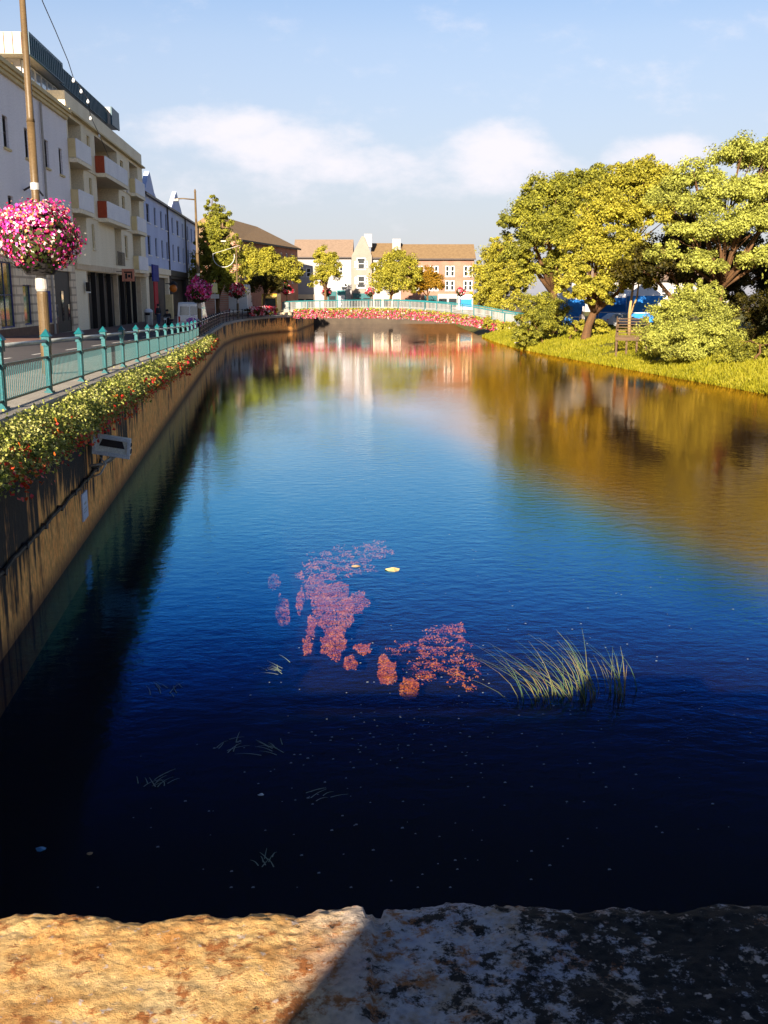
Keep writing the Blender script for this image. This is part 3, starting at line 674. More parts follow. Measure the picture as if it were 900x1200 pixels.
# facade fittings
t2 = thing('hanging_sign', 'small square pink sign with dark symbols above the dark arcade', 'sign', OB, TH)
us = sx(138)
MB().box(us-.06, us+.06, -1.5, -.55, 6.2, 7.15).build('board', surf('pink sign board', (.62, .25, .16), (.5, .2, .13)), t2)
g = MB(); g.box(us-.075, us-.062, -1.35, -.72, 6.85, 6.95); g.box(us-.075, us-.062, -1.35, -1.25, 6.4, 6.82); g.box(us-.075, us-.062, -.95, -.8, 6.4, 6.8); g.box(us-.075, us-.062, -1.2, -1.02, 6.5, 6.7)
g.build('sign_symbols', M['black'], t2); MB().beam((us, -.55, 6.95), (us, -.13, 6.95), .05, .05).build('bracket', M['black'], t2)
t2 = thing('wall_light', 'black box lantern on the cream wall beside the dark shopfront', 'light', OB, TH)
MB().box(A0+2.3, A0+2.7, -.4, -.13, 5.4, 6.0).build('lamp_body', M['black'], t2); MB().box(A0+2.35, A0+2.65, -.38, -.15, 5.3, 5.39).build('diffuser', M['white_frame'], t2)

# lavender terrace
D0, D1, D2, D3 = A1+.1, sx(201), sx(221), sx(236)
def gable(t, u0, u1, z0, zp, mat, depth, curved=False):
    poly = [(u0, z0), (u1, z0)]
    um = (u0+u1)/2
    if curved: poly += [(u1-.2*(u1-u0), z0+.25*(zp-z0)), (um+.12*(u1-u0), zp-.25*(zp-z0)), (um, zp), (um-.12*(u1-u0), zp-.25*(zp-z0)), (u0+.2*(u1-u0), z0+.25*(zp-z0))]
    else: poly += [(um, zp)]
    MB().prism(poly, .0, depth, 'y').build('gable', mat, t)
def terrace(label, u0, u1, cols, gab, groundmat, wide=None, ez=14.5):
    t = thing('terraced_house', label, 'house', OB, TH)
    ops = []
    for u in cols:
        w_ = .65 if u != wide else 1.0
        ops += [(u-w_, u+w_, 11.9, 13.6), (u-w_, u+w_, 8.9, 10.7)]
    facade(t, 'wall', M['blue_render'], u0, u1, 7.8, ez, ops, 11)
    for o in ops: window(t, *o, cross=0, bar=1, sill=M['cream_panel'], fw=.1)
    facade(t, 'ground_floor_wall', groundmat, u0, u1, 2.0, 7.76, [(u0+1, u1-1, 2.3, 6.9)], 11, rec=.6)
    MB().box(u0+1.05, u1-1.05, .4, .55, 2.3, 6.85).build('shopfront', M['black'], t)
    MB().box(u0, u1, -.2, .15, 7.2, 7.8).build('fascia', groundmat, t)
    MB().prism([(-.3, ez+.01), (11, ez+.01), (5.4, ez+3.2)], u0, u1, 'x').build('roof', M['slate'], t)
    MB().box(u0, u1, -.32, -.1, ez-.2, ez).build('gutter', M['dark_frame'], t)
    MB().tube([(u1-.15, -.12, 2.2), (u1-.15, -.12, ez-.2)], .08).build('drainpipe', M['dark_frame'], t)
    for (g0, g1, zp, cu) in gab: gable(t, g0, g1, ez+.015, zp, M['blue_render'], .45, cu)
    return t
cA = [sx(x) for x in (179.5, 187.5, 194.5, 200.0)]; cB = [sx(x) for x in (207, 213, 218.5)]; cC = [sx(x) for x in (224, 228.5, 232)]
terrace('lavender blue terraced house with a curved gable next to the apartments', D0, D1, cA, [(D0, D0+9, 16.8, True)], M['cream'], cA[0])
terrace('lavender blue terraced house with a pointed gable and black shopfront', D1+.05, D2, cB, [(cB[1]-5.5, cB[1]+5.5, 16.9, False)], M['black'], cB[1])
terrace('lavender blue terraced house half hidden behind the conifer', D2+.05, D3, cC, [], M['cream'])
t2 = thing('banner', 'tall red banner hanging under a blue fascia beside the dark arcade', 'banner', OB, TH)
MB().box(D0+2.3, D0+4.6, -.32, -.22, 3.4, 6.4).build('cloth', M['red_banner'], t2); MB().box(D0+1.6, D0+5.4, -.36, -.215, 6.45, 8.0).build('fascia_board', M['blue_banner'], t2)
t2 = thing('wall_lantern', 'amber globe lantern on the cream shop doorway', 'lantern', OB, TH)
ul = D0+11
MB().lathe([(.05, 0), (.32, .12), (.42, .4), (.32, .68), (.05, .8)], (ul, -1.0, 5.4)).build('globe', M['amber'], t2, True)
MB().lathe([(.45, 0), (.4, .12), (.1, .35)], (ul, -1.0, 6.2)).build('cap', M['black'], t2); MB().beam((ul, -1.0, 6.3), (ul, -.21, 6.3), .08, .08).build('bracket', M['black'], t2)
MB().box(ul-.5, ul+.5, -.9, -.22, 2.6, 5.2).build('display_case', M['cornice'], t2)

# red brick hotel-like block at the end of the left bank
a = P(283, 350, 166); c = P(349.5, 350, 198)
ang = math.atan2(c.y-a.y, c.x-a.x); Lb = (c.xy-a.xy).length
t = thing('brick_building', 'long red brick building with a tan hipped roof behind the yellow tree', 'building', (a.x, a.y, 0), ang)
ops = [(2+i*3.4-.65, 2+i*3.4+.65, z, z+1.9) for i in range(int(Lb//3.4)) for z in (10.6, 7.2)]
facade(t, 'wall', M['red_brick'], 0, Lb, 2, 13.6, ops, 11)
for o in ops: window(t, *o, frame=M['white_frame'], sill=M['white_wall'], fw=.13)
hr = MB(); e = .5
hr.add([(-e, -e, 13.61), (Lb+e, -e, 13.61), (Lb+e, 11+e, 13.61), (-e, 11+e, 13.61), (2, 5.5, 17.8), (Lb-7, 5.5, 17.2)], [(0, 3, 2, 1), (0, 1, 5, 4), (1, 2, 5), (2, 3, 4, 5), (3, 0, 4)])
hr.build('roof', M['brick_roof'], t)
MB().box(-e, Lb+e, -e-.12, -e, 13.3, 13.6).build('gutter', M['black'], t)

# far row across the river
YF = 206.0
def fx(px, y=YF): return (px-450)/1200*y*.978
def zf_(py, y=YF): return P(450, py, y).z
def farhouse(name, label, p0, p1, ez, rz, mat, roofm, wins, shop=None, yo=0, depth=10, frame=None, gab=False, cat='building'):
    u0, u1 = fx(p0), fx(p1); t = thing(name, label, cat, (u0, YF+yo, 0)); Wd = u1-u0
    ops = []
    for (pw, hw, zt, zb) in wins: ops.append((fx(pw)-u0-hw, fx(pw)-u0+hw, zb, zt))
    facade(t, 'wall', mat, 0, Wd, 2.0, ez, ops, depth)
    for o in ops: window(t, *o, frame=frame or M['white_frame'], sill=M['white_wall'], fw=.16, cross=0)
    if gab:
        MB().prism([(0, ez+.01), (Wd, ez+.01), (Wd*.62, rz), (Wd*.5, rz)], 0, depth, 'y').build('gable', mat, t)
    else:
        MB().prism([(-.5, ez+.01), (depth+.5, ez+.01), (depth/2, rz)], -.3, Wd+.3, 'x').build('roof', roofm, t)
        MB().box(-.3, Wd+.3, -.62, -.5, ez-.2, ez+.05).build('gutter', M['dark_frame'], t)
    if shop:
        for (q0, q1, zt, m_, glass) in shop:
            a0, a1 = fx(q0)-u0, fx(q1)-u0
            s_ = MB().box(a0, a1, -.35, -.005, 2.2, zt).build('shopfront', m_, t)
            n_ = max(1, int((a1-a0)//1.6))
            for i in range(n_): MB().box(a0+.25+i*(a1-a0)/n_, a0+(i+1)*(a1-a0)/n_-.15, -.385, -.352, 2.7, zt-.9).build('pane', glass, s_)
    return t, Wd
farhouse('white_building', 'white rendered house with a long tan roof behind the slim tree', 346, 412, 12.3, 15.9, M['white_wall'], M['slate'],
         [(354, .5, 10.3, 8.5), (362, .5, 10.3, 8.5), (400, .4, 10.6, 8.8), (405, .4, 7.4, 6.0)],
         [(346, 368, 5.2, M['stone_clad'], M['black']), (384, 394, 5.8, M['teal_paint'], M['glass']), (395, 405, 6.0, M['teal_light'], M['white_frame'])])
t, Wd = farhouse('gabled_house', 'narrow cream gabled house with stacked bay windows', 412.5, 436, 12.5, 16.2, surf('warm cream render', (.25, .215, .185), (.215, .185, .16), scale=.5), M['slate'],
         [(418, .35, 11.6, 10.3), (429, .35, 11.6, 10.3), (418, .35, 8.6, 7.2), (429, .35, 8.6, 7.2), (423.5, .9, 12.2, 9.9), (423.5, .9, 8.8, 6.4)],
         [(414, 435, 5.4, M['teal_paint'], M['glass'])], gab=True, yo=-1.2)
MB().box(Wd*.62, Wd*1.0, 1, 2.4, 14.2, 16.7).build('chimney', M['white_wall'], t)
t, Wd = farhouse('rendered_house', 'pale house with a brown roof and white chimney behind the central trees', 436.5, 470, 12.2, 15.2, M['white_wall'], M['brick_roof'],
         [(441, .4, 10.8, 9.0)], [(437, 470, 5.2, M['stone_clad'], M['glass'])])
MB().box(Wd-1.7, Wd-.1, 2.2, 3.8, 13, 15.9).build('chimney', M['white_wall'], t)
wn = []
for pw in (489, 494.5, 505, 511, 524, 530, 545.5, 551): wn += [(pw, .42, 10.7, 8.6), (pw, .42, 7.9, 5.9)]
farhouse('pink_brick_building', 'pink brick building with paired sash windows and white shop awnings', 470.5, 555, 12.0, 15.0, M['pink_brick'], M['brick_roof'], wn,
         [(497, 512, 5.0, M['teal_paint'], M['glass']), (513, 536, 5.3, M['white_wall'], M['glass']), (537, 554, 5.2, M['cream_panel'], M['stall_blue'])], frame=M['white_frame'])
farhouse('low_building', 'long pale building glimpsed between the right bank tree trunks', 640, 800, 7.6, 9.6, M['white_wall'], M['slate'],
         [(p_, .6, 6.3, 4.5) for p_ in range(650, 800, 12)], yo=-28)

# ------------------------------------------------------------------ railing on the quay
def rx(y): return W(y)-.30
def railing(label, y0, n, dy, main, bar, top, dense=.145, tall=1.08, double=False):
    t = thing('railing', label, 'railing', (rx(y0), y0, Zr(y0)))
    o = Vector((rx(y0), y0, Zr(y0)))
    stops = [y0+i*dy for i in range(n+1)]
    pts = [Vector((rx(y), y, Zr(y)+.125))-o for y in stops]
    for i, p in enumerate(pts):
        q = MB(); q.box(p.x-.05, p.x+.05, p.y-.05, p.y+.05, p.z-.02, p.z+tall+.02)
        q.box(p.x-.08, p.x+.08, p.y-.08, p.y+.08, p.z-.01, p.z+.05); q.box(p.x-.07, p.x+.07, p.y-.07, p.y+.07, p.z+tall*.60, p.z+tall*.66)
        q.box(p.x-.075, p.x+.075, p.y-.075, p.y+.075, p.z+tall*.86, p.z+tall+.03)
        z = p.z+tall+.03; k = .10
        q.add([(p.x-k, p.y-k, z), (p.x+k, p.y-k, z), (p.x+k, p.y+k, z), (p.x-k, p.y+k, z), (p.x, p.y, z+.15)], [(0, 3, 2, 1), (0, 1, 4), (1, 2, 4), (2, 3, 4), (3, 0, 4)])
        q.build('post', main, t)
    for a_, b_ in zip(pts, pts[1:]):
        up = Vector((0, 0, 1))
        MB().tube([a_+up*(tall-.06), b_+up*(tall-.06)], .035).build('top_rail', top, t, True)
        pn = MB(); d_ = (b_-a_); nb_ = max(2, int(d_.length/dense))
        pn.beam(a_+up*.14, b_+up*.14, .05, .035); pn.beam(a_+up*tall*.66, b_+up*tall*.66, .05, .04)
        if double: pn.beam(a_+up*tall*.4, b_+up*tall*.4, .04, .03)
        for i in range(1, nb_):
            c_ = a_+d_*i/nb_; pn.box(c_.x-.006, c_.x+.006, c_.y-.008, c_.y+.008, c_.z+.14, c_.z+tall*.66)
        pn.build('bar_panel', bar, t)
    return t
railing('teal railing with peaked posts along the left quay', 1.48, 19, 3.76, M['teal_paint'], M['rail_bar'], M['rail_top'])
railing('dark navy railing further along the quay past the teal one', 72.92, 20, 3.6, M['navy_rail'], M['navy_rail'], M['steel'], dense=.3, double=True)  # darker colour and fewer bars than the teal stretch

# ------------------------------------------------------------------ planters along the quay wall
def trough_plants(t, L, seed, leafm, petm, n=900, nf=60, w=.42, drop=.45, leaf=.055, pet=.055, hump=.28, trough=True):
    """a wall trough of length L along local x, overflowing with leaves towards -y (the river)"""
    if trough: MB().box(0.05, L-.05, -.30, -.02, -.25, .02).build('trough', M['trough'], t)
    r = np.random.default_rng(seed)
    k = n//14; cs = np.stack([r.random(k)*L, -.26+r.normal(size=k)*.14*w/.4, r.normal(size=k)*.1], 1)
    bulge = np.array([mnoise.noise((c[0]*.9+seed*3.7, 0, 0)) for c in cs])
    over = r.random(k) < .55
    cs[:, 2] += hump*(.35+.9*bulge)*(~over)+.05; cs[over, 1] -= w*(.35+.5*r.random(over.sum())); cs[over, 2] -= drop*r.random(over.sum())*(.6+bulge[over])
    q = r.normal(size=(k, 14, 3))*np.array([.10, .075, .075]); p = (cs[:, None]+q).reshape(-1, 3)
    leaf_mesh('foliage', p, np.tile([0, -.5, .9], (len(p), 1)), leaf, leafm, t, seed)
    kf = max(2, nf//9); fc = np.stack([r.random(kf)*L, -.35-.35*r.random(kf), -.50+.62*r.random(kf)], 1)
    pf = (fc[:, None]+r.normal(size=(kf, 9, 3))*.07).reshape(-1, 3); pf[:, 1] -= .05
    fl = leaf_mesh('flowers', pf, np.tile([0, -1, .5], (len(pf), 1)), pet, petm, t, seed+1, ratio=.9); fl['kind'] = 'stuff'
    return t
def wall_dir(y0, y1):
    return math.atan2(y1-y0, W(y1)-W(y0))
yy = 2.0; i = 0
while yy < 78:
    L = 2.9; th = wall_dir(yy, yy+L)
    lab = 'flower trough of yellow green trailing leaves and orange flowers on the quay wall'
    t = thing('flower_trough', lab, 'planter', (W(yy)+.075, yy, Zr(yy)-.20), th, 'flower troughs along the quay wall')
    near = yy < 40
    trough_plants(t, L+.1, 40+i, LEAF_P, ORANGE, n=(6500 if yy < 24 else 4200 if near else 2000), nf=(150 if near else 70), leaf=(.030 if yy < 24 else .036 if near else .055), pet=(.034 if yy < 24 else .042 if near else .07), w=.30, drop=.42, hump=.13)
    # long axis tilt with the street
    t.rotation_euler = (0, -math.atan2(Zr(yy+L)-Zr(yy), L), th)
    yy += 3.0; i += 1
# red and white boxes on the curved quay rail
for j, (y0, lab) in enumerate([(131.5, 'red and white flower box on the curved quay rail, left one'), (136.0, 'red and white flower box on the curved quay rail, middle one'), (140.2, 'red and white flower box on the curved quay rail, nearest the footbridge')]):
    th = wall_dir(y0, y0+3.6)
    t = thing('flower_box', lab, 'planter', (W(y0)+.12, y0, Zr(y0)+.95), th, 'flower boxes on the curved quay rail')
    trough_plants(t, 4.3, 90+j, LEAF_D, REDWH, n=420, nf=10, leaf=.14, pet=.1, w=.6, drop=.6, hump=.4)
    r = np.random.default_rng(90+j); p = np.stack([r.random(420)*4.3, -.3-.4*r.random(420), -.5+1.1*r.random(420)], 1)
    leaf_mesh('blossoms', p, np.tile([0, -1, .4], (420, 1)), .13, REDWH, t, j+3, ratio=.9)

# ------------------------------------------------------------------ lamp posts, baskets, cables
def lamp_post(label, x, y, z, hgt, r0, sc=1.0, arm=None):
    t = thing('lamp_post', label, 'lamp post', (x, y, z))
    MB().lathe([(r0*1.5, -.2), (r0*1.5, 2.0), (r0*1.4, 2.05)], k=16).build('base_sleeve', M['pole'], t, False)
    MB().lathe([(r0*1.45, 2.06), (r0*1.75, 2.12), (r0*1.65, 2.35), (r0*1.25, 2.5)], k=16).build('collar', M['grey_metal'], t)
    MB().tube([(0, 0, 2.45), (0, 0, hgt*.58)], [r0*1.12, r0*1.08], 16).build('lower_shaft', M['pole'], t, True)
    MB().tube([(0, 0, hgt*.58), (0, 0, hgt*.58+.1), (0, 0, hgt)], [r0*1.15, r0*.98, r0*.7], 16).build('upper_shaft', M['pole'], t, True)
    MB().lathe([(r0*1.25, 0), (r0*1.25, .16)], (0, 0, hgt*.43)).build('clamp', M['steel'], t)
    b_ = MB(); b_.beam((-.32, 0, hgt*.40), (.32, 0, hgt*.40), .06, .07); b_.tube([(.3, 0, hgt*.40), (.3, 0, hgt*.40-.55)], .02); b_.tube([(-.3, 0, hgt*.40), (-.3, 0, hgt*.40-.55)], .02)
    b_.build('basket_bracket', M['dark_frame'], t)
    if arm:
        MB().tube([(0, 0, hgt-.5), (arm[0]*.6, arm[1]*.6, hgt-.42), (arm[0], arm[1], hgt-.45)], .045).build('arm', M['pole'], t, True)
        MB().box(arm[0]-.3, arm[0]+.3, arm[1]-.15, arm[1]+.15, hgt-.6, hgt-.44).build('lamp_head', M['grey_metal'], t)
    MB().lathe([(r0*.8, 0), (r0*.8, .1), (.02, .25)], (0, 0, hgt)).build('finial', M['pole'], t)
    return t
def basket(label, c, rad, seed, petm, n, nl, pet, leaf, squash=.92):
    t = thing('flower_basket', label, 'flower basket', c, 0, 'flower baskets on the lamp posts')
    MB().lathe([(rad*.32, -rad*.85), (rad*.45, -rad*.6), (rad*.5, -rad*.3), (rad*.45, -rad*.28)], k=14).build('basket', M['black'], t)
    r = np.random.default_rng(seed)
    d = r.normal(size=(nl, 3)); d /= np.linalg.norm(d, axis=1, keepdims=True)
    rr = rad*(.35+.6*r.random((nl, 1))**.6); p = d*rr*np.array([1, 1, squash]); p[:, 2] -= rad*.08
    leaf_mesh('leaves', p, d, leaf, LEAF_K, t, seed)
    k = n//8; d = r.normal(size=(k, 3)); d /= np.linalg.norm(d, axis=1, keepdims=True)
    lump = np.array([.80+.42*mnoise.noise(tuple(q*1.5+seed))+.22*mnoise.noise(tuple(q*4+seed)) for q in d])[:, None]
    cen = d*rad*lump*(.86+.2*r.random((k, 1)))*np.array([1, 1, squash]); low = cen[:, 2] < -rad*.58; cen[low, 2] *= .55
    p = (cen[:, None]+r.normal(size=(k, 8, 3))*rad*.07).reshape(-1, 3); nn = np.repeat(d, 8, 0)
    leaf_mesh('blossoms', p, nn*1.2, pet, petm, t, seed+1, ratio=.95, jitter=.6)
    return t
b1 = P(55, 425, 26.0); z1 = Zx(26, b1.x)+.1
p1 = lamp_post('tan lamp post nearest the camera, cut off by the top of the photo', b1.x, 26, z1, 10.4, .088, arm=(-1.4, .2))
c1 = P(43, 277, 26.0)
basket('big pink, magenta and white flower basket on the nearest lamp post', (b1.x, 25.98, c1.z), 1.08, 11, PINK, 7500, 2800, .040, .06, .82)
b2 = P(234, 372, 76.5); p2 = lamp_post('slim tan lamp post beside the white van', b2.x, 76.5, Zx(76.5, b2.x), 10.2, .10, arm=(-1.5, 0))
c2 = P(232, 341, 76.5); basket('magenta and red flower basket above the white van', (b2.x, 76.48, c2.z), .98, 12, MAGENTA, 3000, 900, .065, .10)
b3 = P(279, 372, 129); p3 = lamp_post('slim tan lamp post in front of the dark conifer', b3.x, 129, Zr(129), 10.0, .10, arm=(-1.5, 0))
c3 = P(278, 341, 129); basket('small red and white flower basket in front of the white lorry', (b3.x, 128.9, c3.z), 1.05, 13, REDWH, 900, 400, .14, .14)
c4 = P(336, 339, 152); t = thing('lamp_post', 'short post carrying pink flowers among the yellow trees', 'lamp post', (c4.x, 152, 2.2))
MB().tube([(0, 0, 0), (0, 0, 4.6)], .08).build('shaft', M['pole'], t)
basket('pink flower basket below the yellow trees by the footbridge', (c4.x, 151.9, c4.z), .9, 14, REDWH, 500, 300, .15, .15)
for k_, (px_, lab) in enumerate([(383, 'pink flower basket on a post beside the turquoise shop'), (434, 'pink flower basket on a post in front of the cream gabled house'), (540, 'pink flower basket on a post before the shop awnings')]):
    c5 = P(px_, 342, 190); t = thing('lamp_post', ['plain post with pink basket beside the turquoise shop', 'plain post with pink basket before the gabled house', 'plain post with pink basket before the shop awnings'][k_], 'lamp post', (c5.x, 190.5, 2.25))
    MB().tube([(0, 0, 0), (0, 0, 4.2)], .08).build('shaft', M['pole'], t)
    basket(lab, (c5.x, 190.4, c5.z), .95, 20+k_, REDWH, 500, 300, .16, .16)
# festoon cable across the street
def cable(name, label, pts, r=.014, bulbs=(), cat='cable', bm=None):
    t = thing(name, label, cat, pts[0]); o = Vector(pts[0])
    MB().tube([Vector(p)-o for p in pts], r, 5).build('wire', M['dark_frame'], t)
    for q in bulbs: MB().lathe([(.02, .1), (.05, .05), (.09, -.05), (.07, -.13), (.01, -.16)], Vector(q)-o, 10).build('bulb', bm or M['white_frame'], t, True)
    return t
kp = [(40, -30, 44), (50, 2, 47), (65, 36, 51), (80, 72, 56), (86, 91, 59), (95, 104, 62), (103, 116, 65), (106, 136, 70), (116, 157, 75), (130, 190, 81), (149, 222, 86.3)]
kpts = [P(*k) for k in kp]
cable('string_lights', 'string of white bulbs slung from above to the apartment balconies', kpts, .022, [P(*k)-Vector((0, 0, .1)) for k in kp[4:]], 'string lights')
# light motif hanging on the third post
t = thing('light_motif', 'round wire light motif hanging over the street before the conifer', 'light decoration', P(264, 300, 127))
m_ = MB(); m_.tube([(1.3*math.cos(a_)-.2, 0, 1.3*math.sin(a_)) for a_ in np.linspace(math.pi*.95, math.pi*2.05, 16)], .03, 5); m_.tube([(-1.5, 0, .25), (1.6, 0, 1.2)], .015, 5)
m_.build('wire_arc', M['white_frame'], t)

# quay wall fittings: floodlight, plaque, cable
yf = 22.6; o = Vector((W(yf), yf, P(128, 520, yf).z))
t = thing('floodlight', 'weathered white floodlight on a bracket fixed to the quay wall', 'floodlight', o, wall_dir(25, 26)-math.pi/2)
# local: x across the river (away from the wall), y along the wall
def tilt(mb_): mb_.v = [(v[0]+.10*v[2], v[1]-.12*v[0], v[2]-.16*v[0]) for v in mb_.v]; return mb_
def sec(y0, y1, z0, z1): return [(y0, z0), (y1, z0), (y1-.12, z1), (y0+.05, z1)]
tilt(MB().prism(sec(.0, .46, -.17, .22), .12, .90, 'x')).build('casing', M['floodlight'], t, bevel=.012)
fr = MB()
for q in ((.10, .92, -.20, -.12), (.10, .92, .165, .235)): fr.box(q[0], q[1], -.045+(.05 if q[2] > 0 else 0), .012+(.05 if q[2] > 0 else 0), q[2], q[3])
for q in ((.10, .165), (.855, .92)): fr.add([(q[0], -.044, -.118), (q[1], -.044, -.118), (q[1], .0, .163), (q[0], .0, .163), (q[0], .02, -.118), (q[1], .02, -.118), (q[1], .05, .163), (q[0], .05, .163)], [(0, 1, 2, 3), (4, 7, 6, 5), (0, 4, 5, 1), (1, 5, 6, 2), (2, 6, 7, 3), (3, 7, 4, 0)])
tilt(fr).build('rim', M['white_frame'], t)
tilt(MB().add([(.24, .012, .0), (.80, .012, .0), (.74, .040, .155), (.30, .040, .155)], [(0, 1, 2, 3)])).build('lens', M['dark_frame'], t)
fn = MB()
for i in range(3): fn.box(.902, .925, .06+i*.11, .12+i*.11, -.10, -.02); fn.box(.902, .925, .09+i*.08, .13+i*.08, .05, .12)
tilt(fn).build('vents', M['black'], t)
br = MB(); br.tube([(-.02, .0, -.50), (.30, .0, -.46), (.46, .05, -.34), (.5, .1, -.22)], .032); br.tube([(-.02, .35, -.62), (.4, .32, -.45), (.62, .25, -.27)], .032)
br.tube([(.02, -.12, -.75), (.25, -.14, -.66), (.38, -.1, -.45), (.25, -.06, -.30)], .02); br.build('bracket', M['steel'], t, True)
yp = 21.6; o = Vector((W(yp)+.012, yp, 0))
t = thing('plaque', 'small pale blue notice plaque screwed to the quay wall', 'plaque', (o.x, o.y, P(93, 592, yp).z), wall_dir(20, 22))
MB().box(-.33, .33, -.02, .008, -.30, .28).build('board', M['plaque'], t)
g = MB(); g.box(-.1, .1, -.026, -.0205, .02, .07); g.box(-.2, .2, -.026, -.0205, -.08, -.06); g.box(-.2, .15, -.026, -.0205, -.14, -.12); g.build('lettering', M['grey_metal'], t)
zc = 1.28; ps = []
for q in np.linspace(12, 23.5, 40): ps.append((W(q)+.06+.02*mnoise.noise((q*3, 0, 0)), q, zc+.06*mnoise.noise((q*1.7, 2, 0))))
ps += [(W(24.6)+.05, 24.6, zc+.35), (W(25.1)+.05, 25.1, zc+.8)]
t = thing('wall_cable', 'dark cable conduit running along the quay wall to the floodlight', 'cable', ps[0])
MB().tube([Vector(p)-Vector(ps[0]) for p in ps], .035, 7).build('conduit', M['black'], t)
kk = MB()
for p in ps[3:40:5]: kk.tube([Vector(p)-Vector(ps[0])+Vector((-.07, 0, 0)), Vector(p)-Vector(ps[0])+Vector((.05, 0, 0))], .055, 7)
kk.build('clips', M['dark_frame'], t)

# ------------------------------------------------------------------ vehicles
def wheel(t, x, y, z, r=.34, w=.22, ax='x'):
    a_ = MB(); a_.tube([(x-w/2, y, z), (x-w/2+.04, y, z), (x+w/2-.04, y, z), (x+w/2, y, z)], [r*.86, r, r, r*.86], 18)
    wl = a_.build('wheel', M['tyre'], t)
    MB().tube([(x-w/2-.012, y, z), (x+w/2+.012, y, z)], r*.55, 14).build('rim', M['steel'], wl)
def vehicle(name, label, cat, loc, rotz, prof, wdt, paint, glassz, wheels, rear, tumble=.10, group=None, side=None):
    """prof: (y,z) outline, rear at y=0, front at +y; x across"""
    t = thing(name, label, cat, loc, rotz, group)
    k = len(prof); mb_ = MB(); zmax = max(p[1] for p in prof); zb = .9
    def hw(z): return wdt/2-(tumble*max(0, z-zb)/(zmax-zb) if z > zb else 0)
    mb_.add([(-hw(z), y, z) for y, z in prof]+[(hw(z), y, z) for y, z in prof], [tuple(range(k)), tuple(range(k, 2*k))[::-1]]+[(i, k+i, k+(i+1) % k, (i+1) % k) for i in range(k)])
    mb_.build('body', paint, t, bevel=.05)
    for (x0, x1, z0, z1, y_, lean) in rear.get('window', []):
        q = MB(); q.add([(x0, y_, z0), (x1, y_, z0), (x1*.94, y_+lean, z1), (x0*.94, y_+lean, z1)], [(0, 1, 2, 3)]); q.v = [(v[0], v[1]-.012, v[2]) for v in q.v]; q.build('rear_window', M['glass'], t)
    for s in (-1, 1):
        x_, z0, z1, y_ = rear['lamp']; MB().box(s*x_-.07, s*x_+.07, y_-.03, y_+.04, z0, z1).build('tail_light', M['red_lamp'], t)
    MB().box(-wdt/2+.04, wdt/2-.04, rear['bump']-.10, rear['bump']+.06, .38, .62).build('bumper', M['grey_metal'], t, bevel=.03)
    MB().box(-.26, .26, rear['bump']-.118, rear['bump']-.102, .66, .78).build('number_plate', M['yellow'], t)
    for (y0, y1, z0, z1) in glassz:
        for s in (-1, 1):
            q = MB(); a0, a1 = s*(hw(z0)+.008), s*(hw(z1)+.008); q.quad((a0, y0, z0), (a0, y1, z0), (a1, y1-.05, z1), (a1, y0+.05, z1)); q.build('side_window', M['glass'], t)
    for y_ in wheels:
        for s in (-1, 1): wheel(t, s*(wdt/2-.13), y_, .34)
    return t
yv = 84; pv = P(222.5, 372, yv)
vehicle('white_van', 'small white van seen from behind beside the dark railing', 'van', (pv.x, yv, Zx(yv, pv.x)), R(4), [(0, .35), (-.03, .9), (.0, 1.25), (.16, 2.25), (.4, 2.36), (2.9, 2.36), (3.6, 1.4), (4.4, 1.15), (4.5, .7), (4.45, .35)], 2.05,
        M['white_paint'], [(.5, 1.4, 1.3, 1.95), (1.6, 2.6, 1.3, 1.95)], (.9, 3.6), {'window': [(-.80, -.05, 1.36, 2.05, .0176, .11), (.05, .80, 1.36, 2.05, .0176, .11)], 'lamp': (.84, .8, 1.25, .0), 'bump': -.02})
# white lorry with rounded box
yl = 139; pl = P(282, 365, yl)
t = vehicle('box_lorry', 'tall white box lorry parked beyond the curved railing', 'lorry', (pl.x-.3, yl, Zx(yl, pl.x)), R(2), [(0, .5), (0, 3.9), (.25, 4.25), (5.0, 4.25), (5.1, 3.0), (6.2, 2.8), (6.8, 1.9), (7, .5)], 2.6, M['white_paint'], [(5.3, 6.2, 1.9, 2.6)], (1.2, 5.6),
        {'window': [], 'lamp': (1.15, .8, 1.1, .0), 'bump': .0}, tumble=.12)
q = MB(); q.box(-.02, .02, -.02, -.001, .7, 4.0); q.box(-1.15, 1.15, -.02, -.001, 1.0, 1.05); q.build('rear_doors', M['grey_metal'], t)
yq = 150; pq = P(315.5, 355, yq)
t = thing('minibus', 'yellow fronted bus with a dark windscreen under the yellow trees', 'bus', (pq.x, yq, 2.15))
MB().prism([(0, .4), (-.05, 1.0), (.12, 2.9), (.5, 3.15), (6, 3.15), (6, .4)], -1.1, 1.1, 'x').build('body', M['yellow'], t, bevel=.06)
MB().add([(-.95, -.06, 1.2), (.95, -.06, 1.2), (.9, .08, 2.5), (-.9, .08, 2.5)], [(0, 1, 2, 3)]).build('windscreen', M['glass'], t)
for s in (-1, 1): MB().box(s*.8-.14, s*.8+.14, -.08, .0, .7, .92).build('headlight', M['white_frame'], t); wheel(t, s*.95, 1.2, .36); wheel(t, s*.95, 4.6, .36)

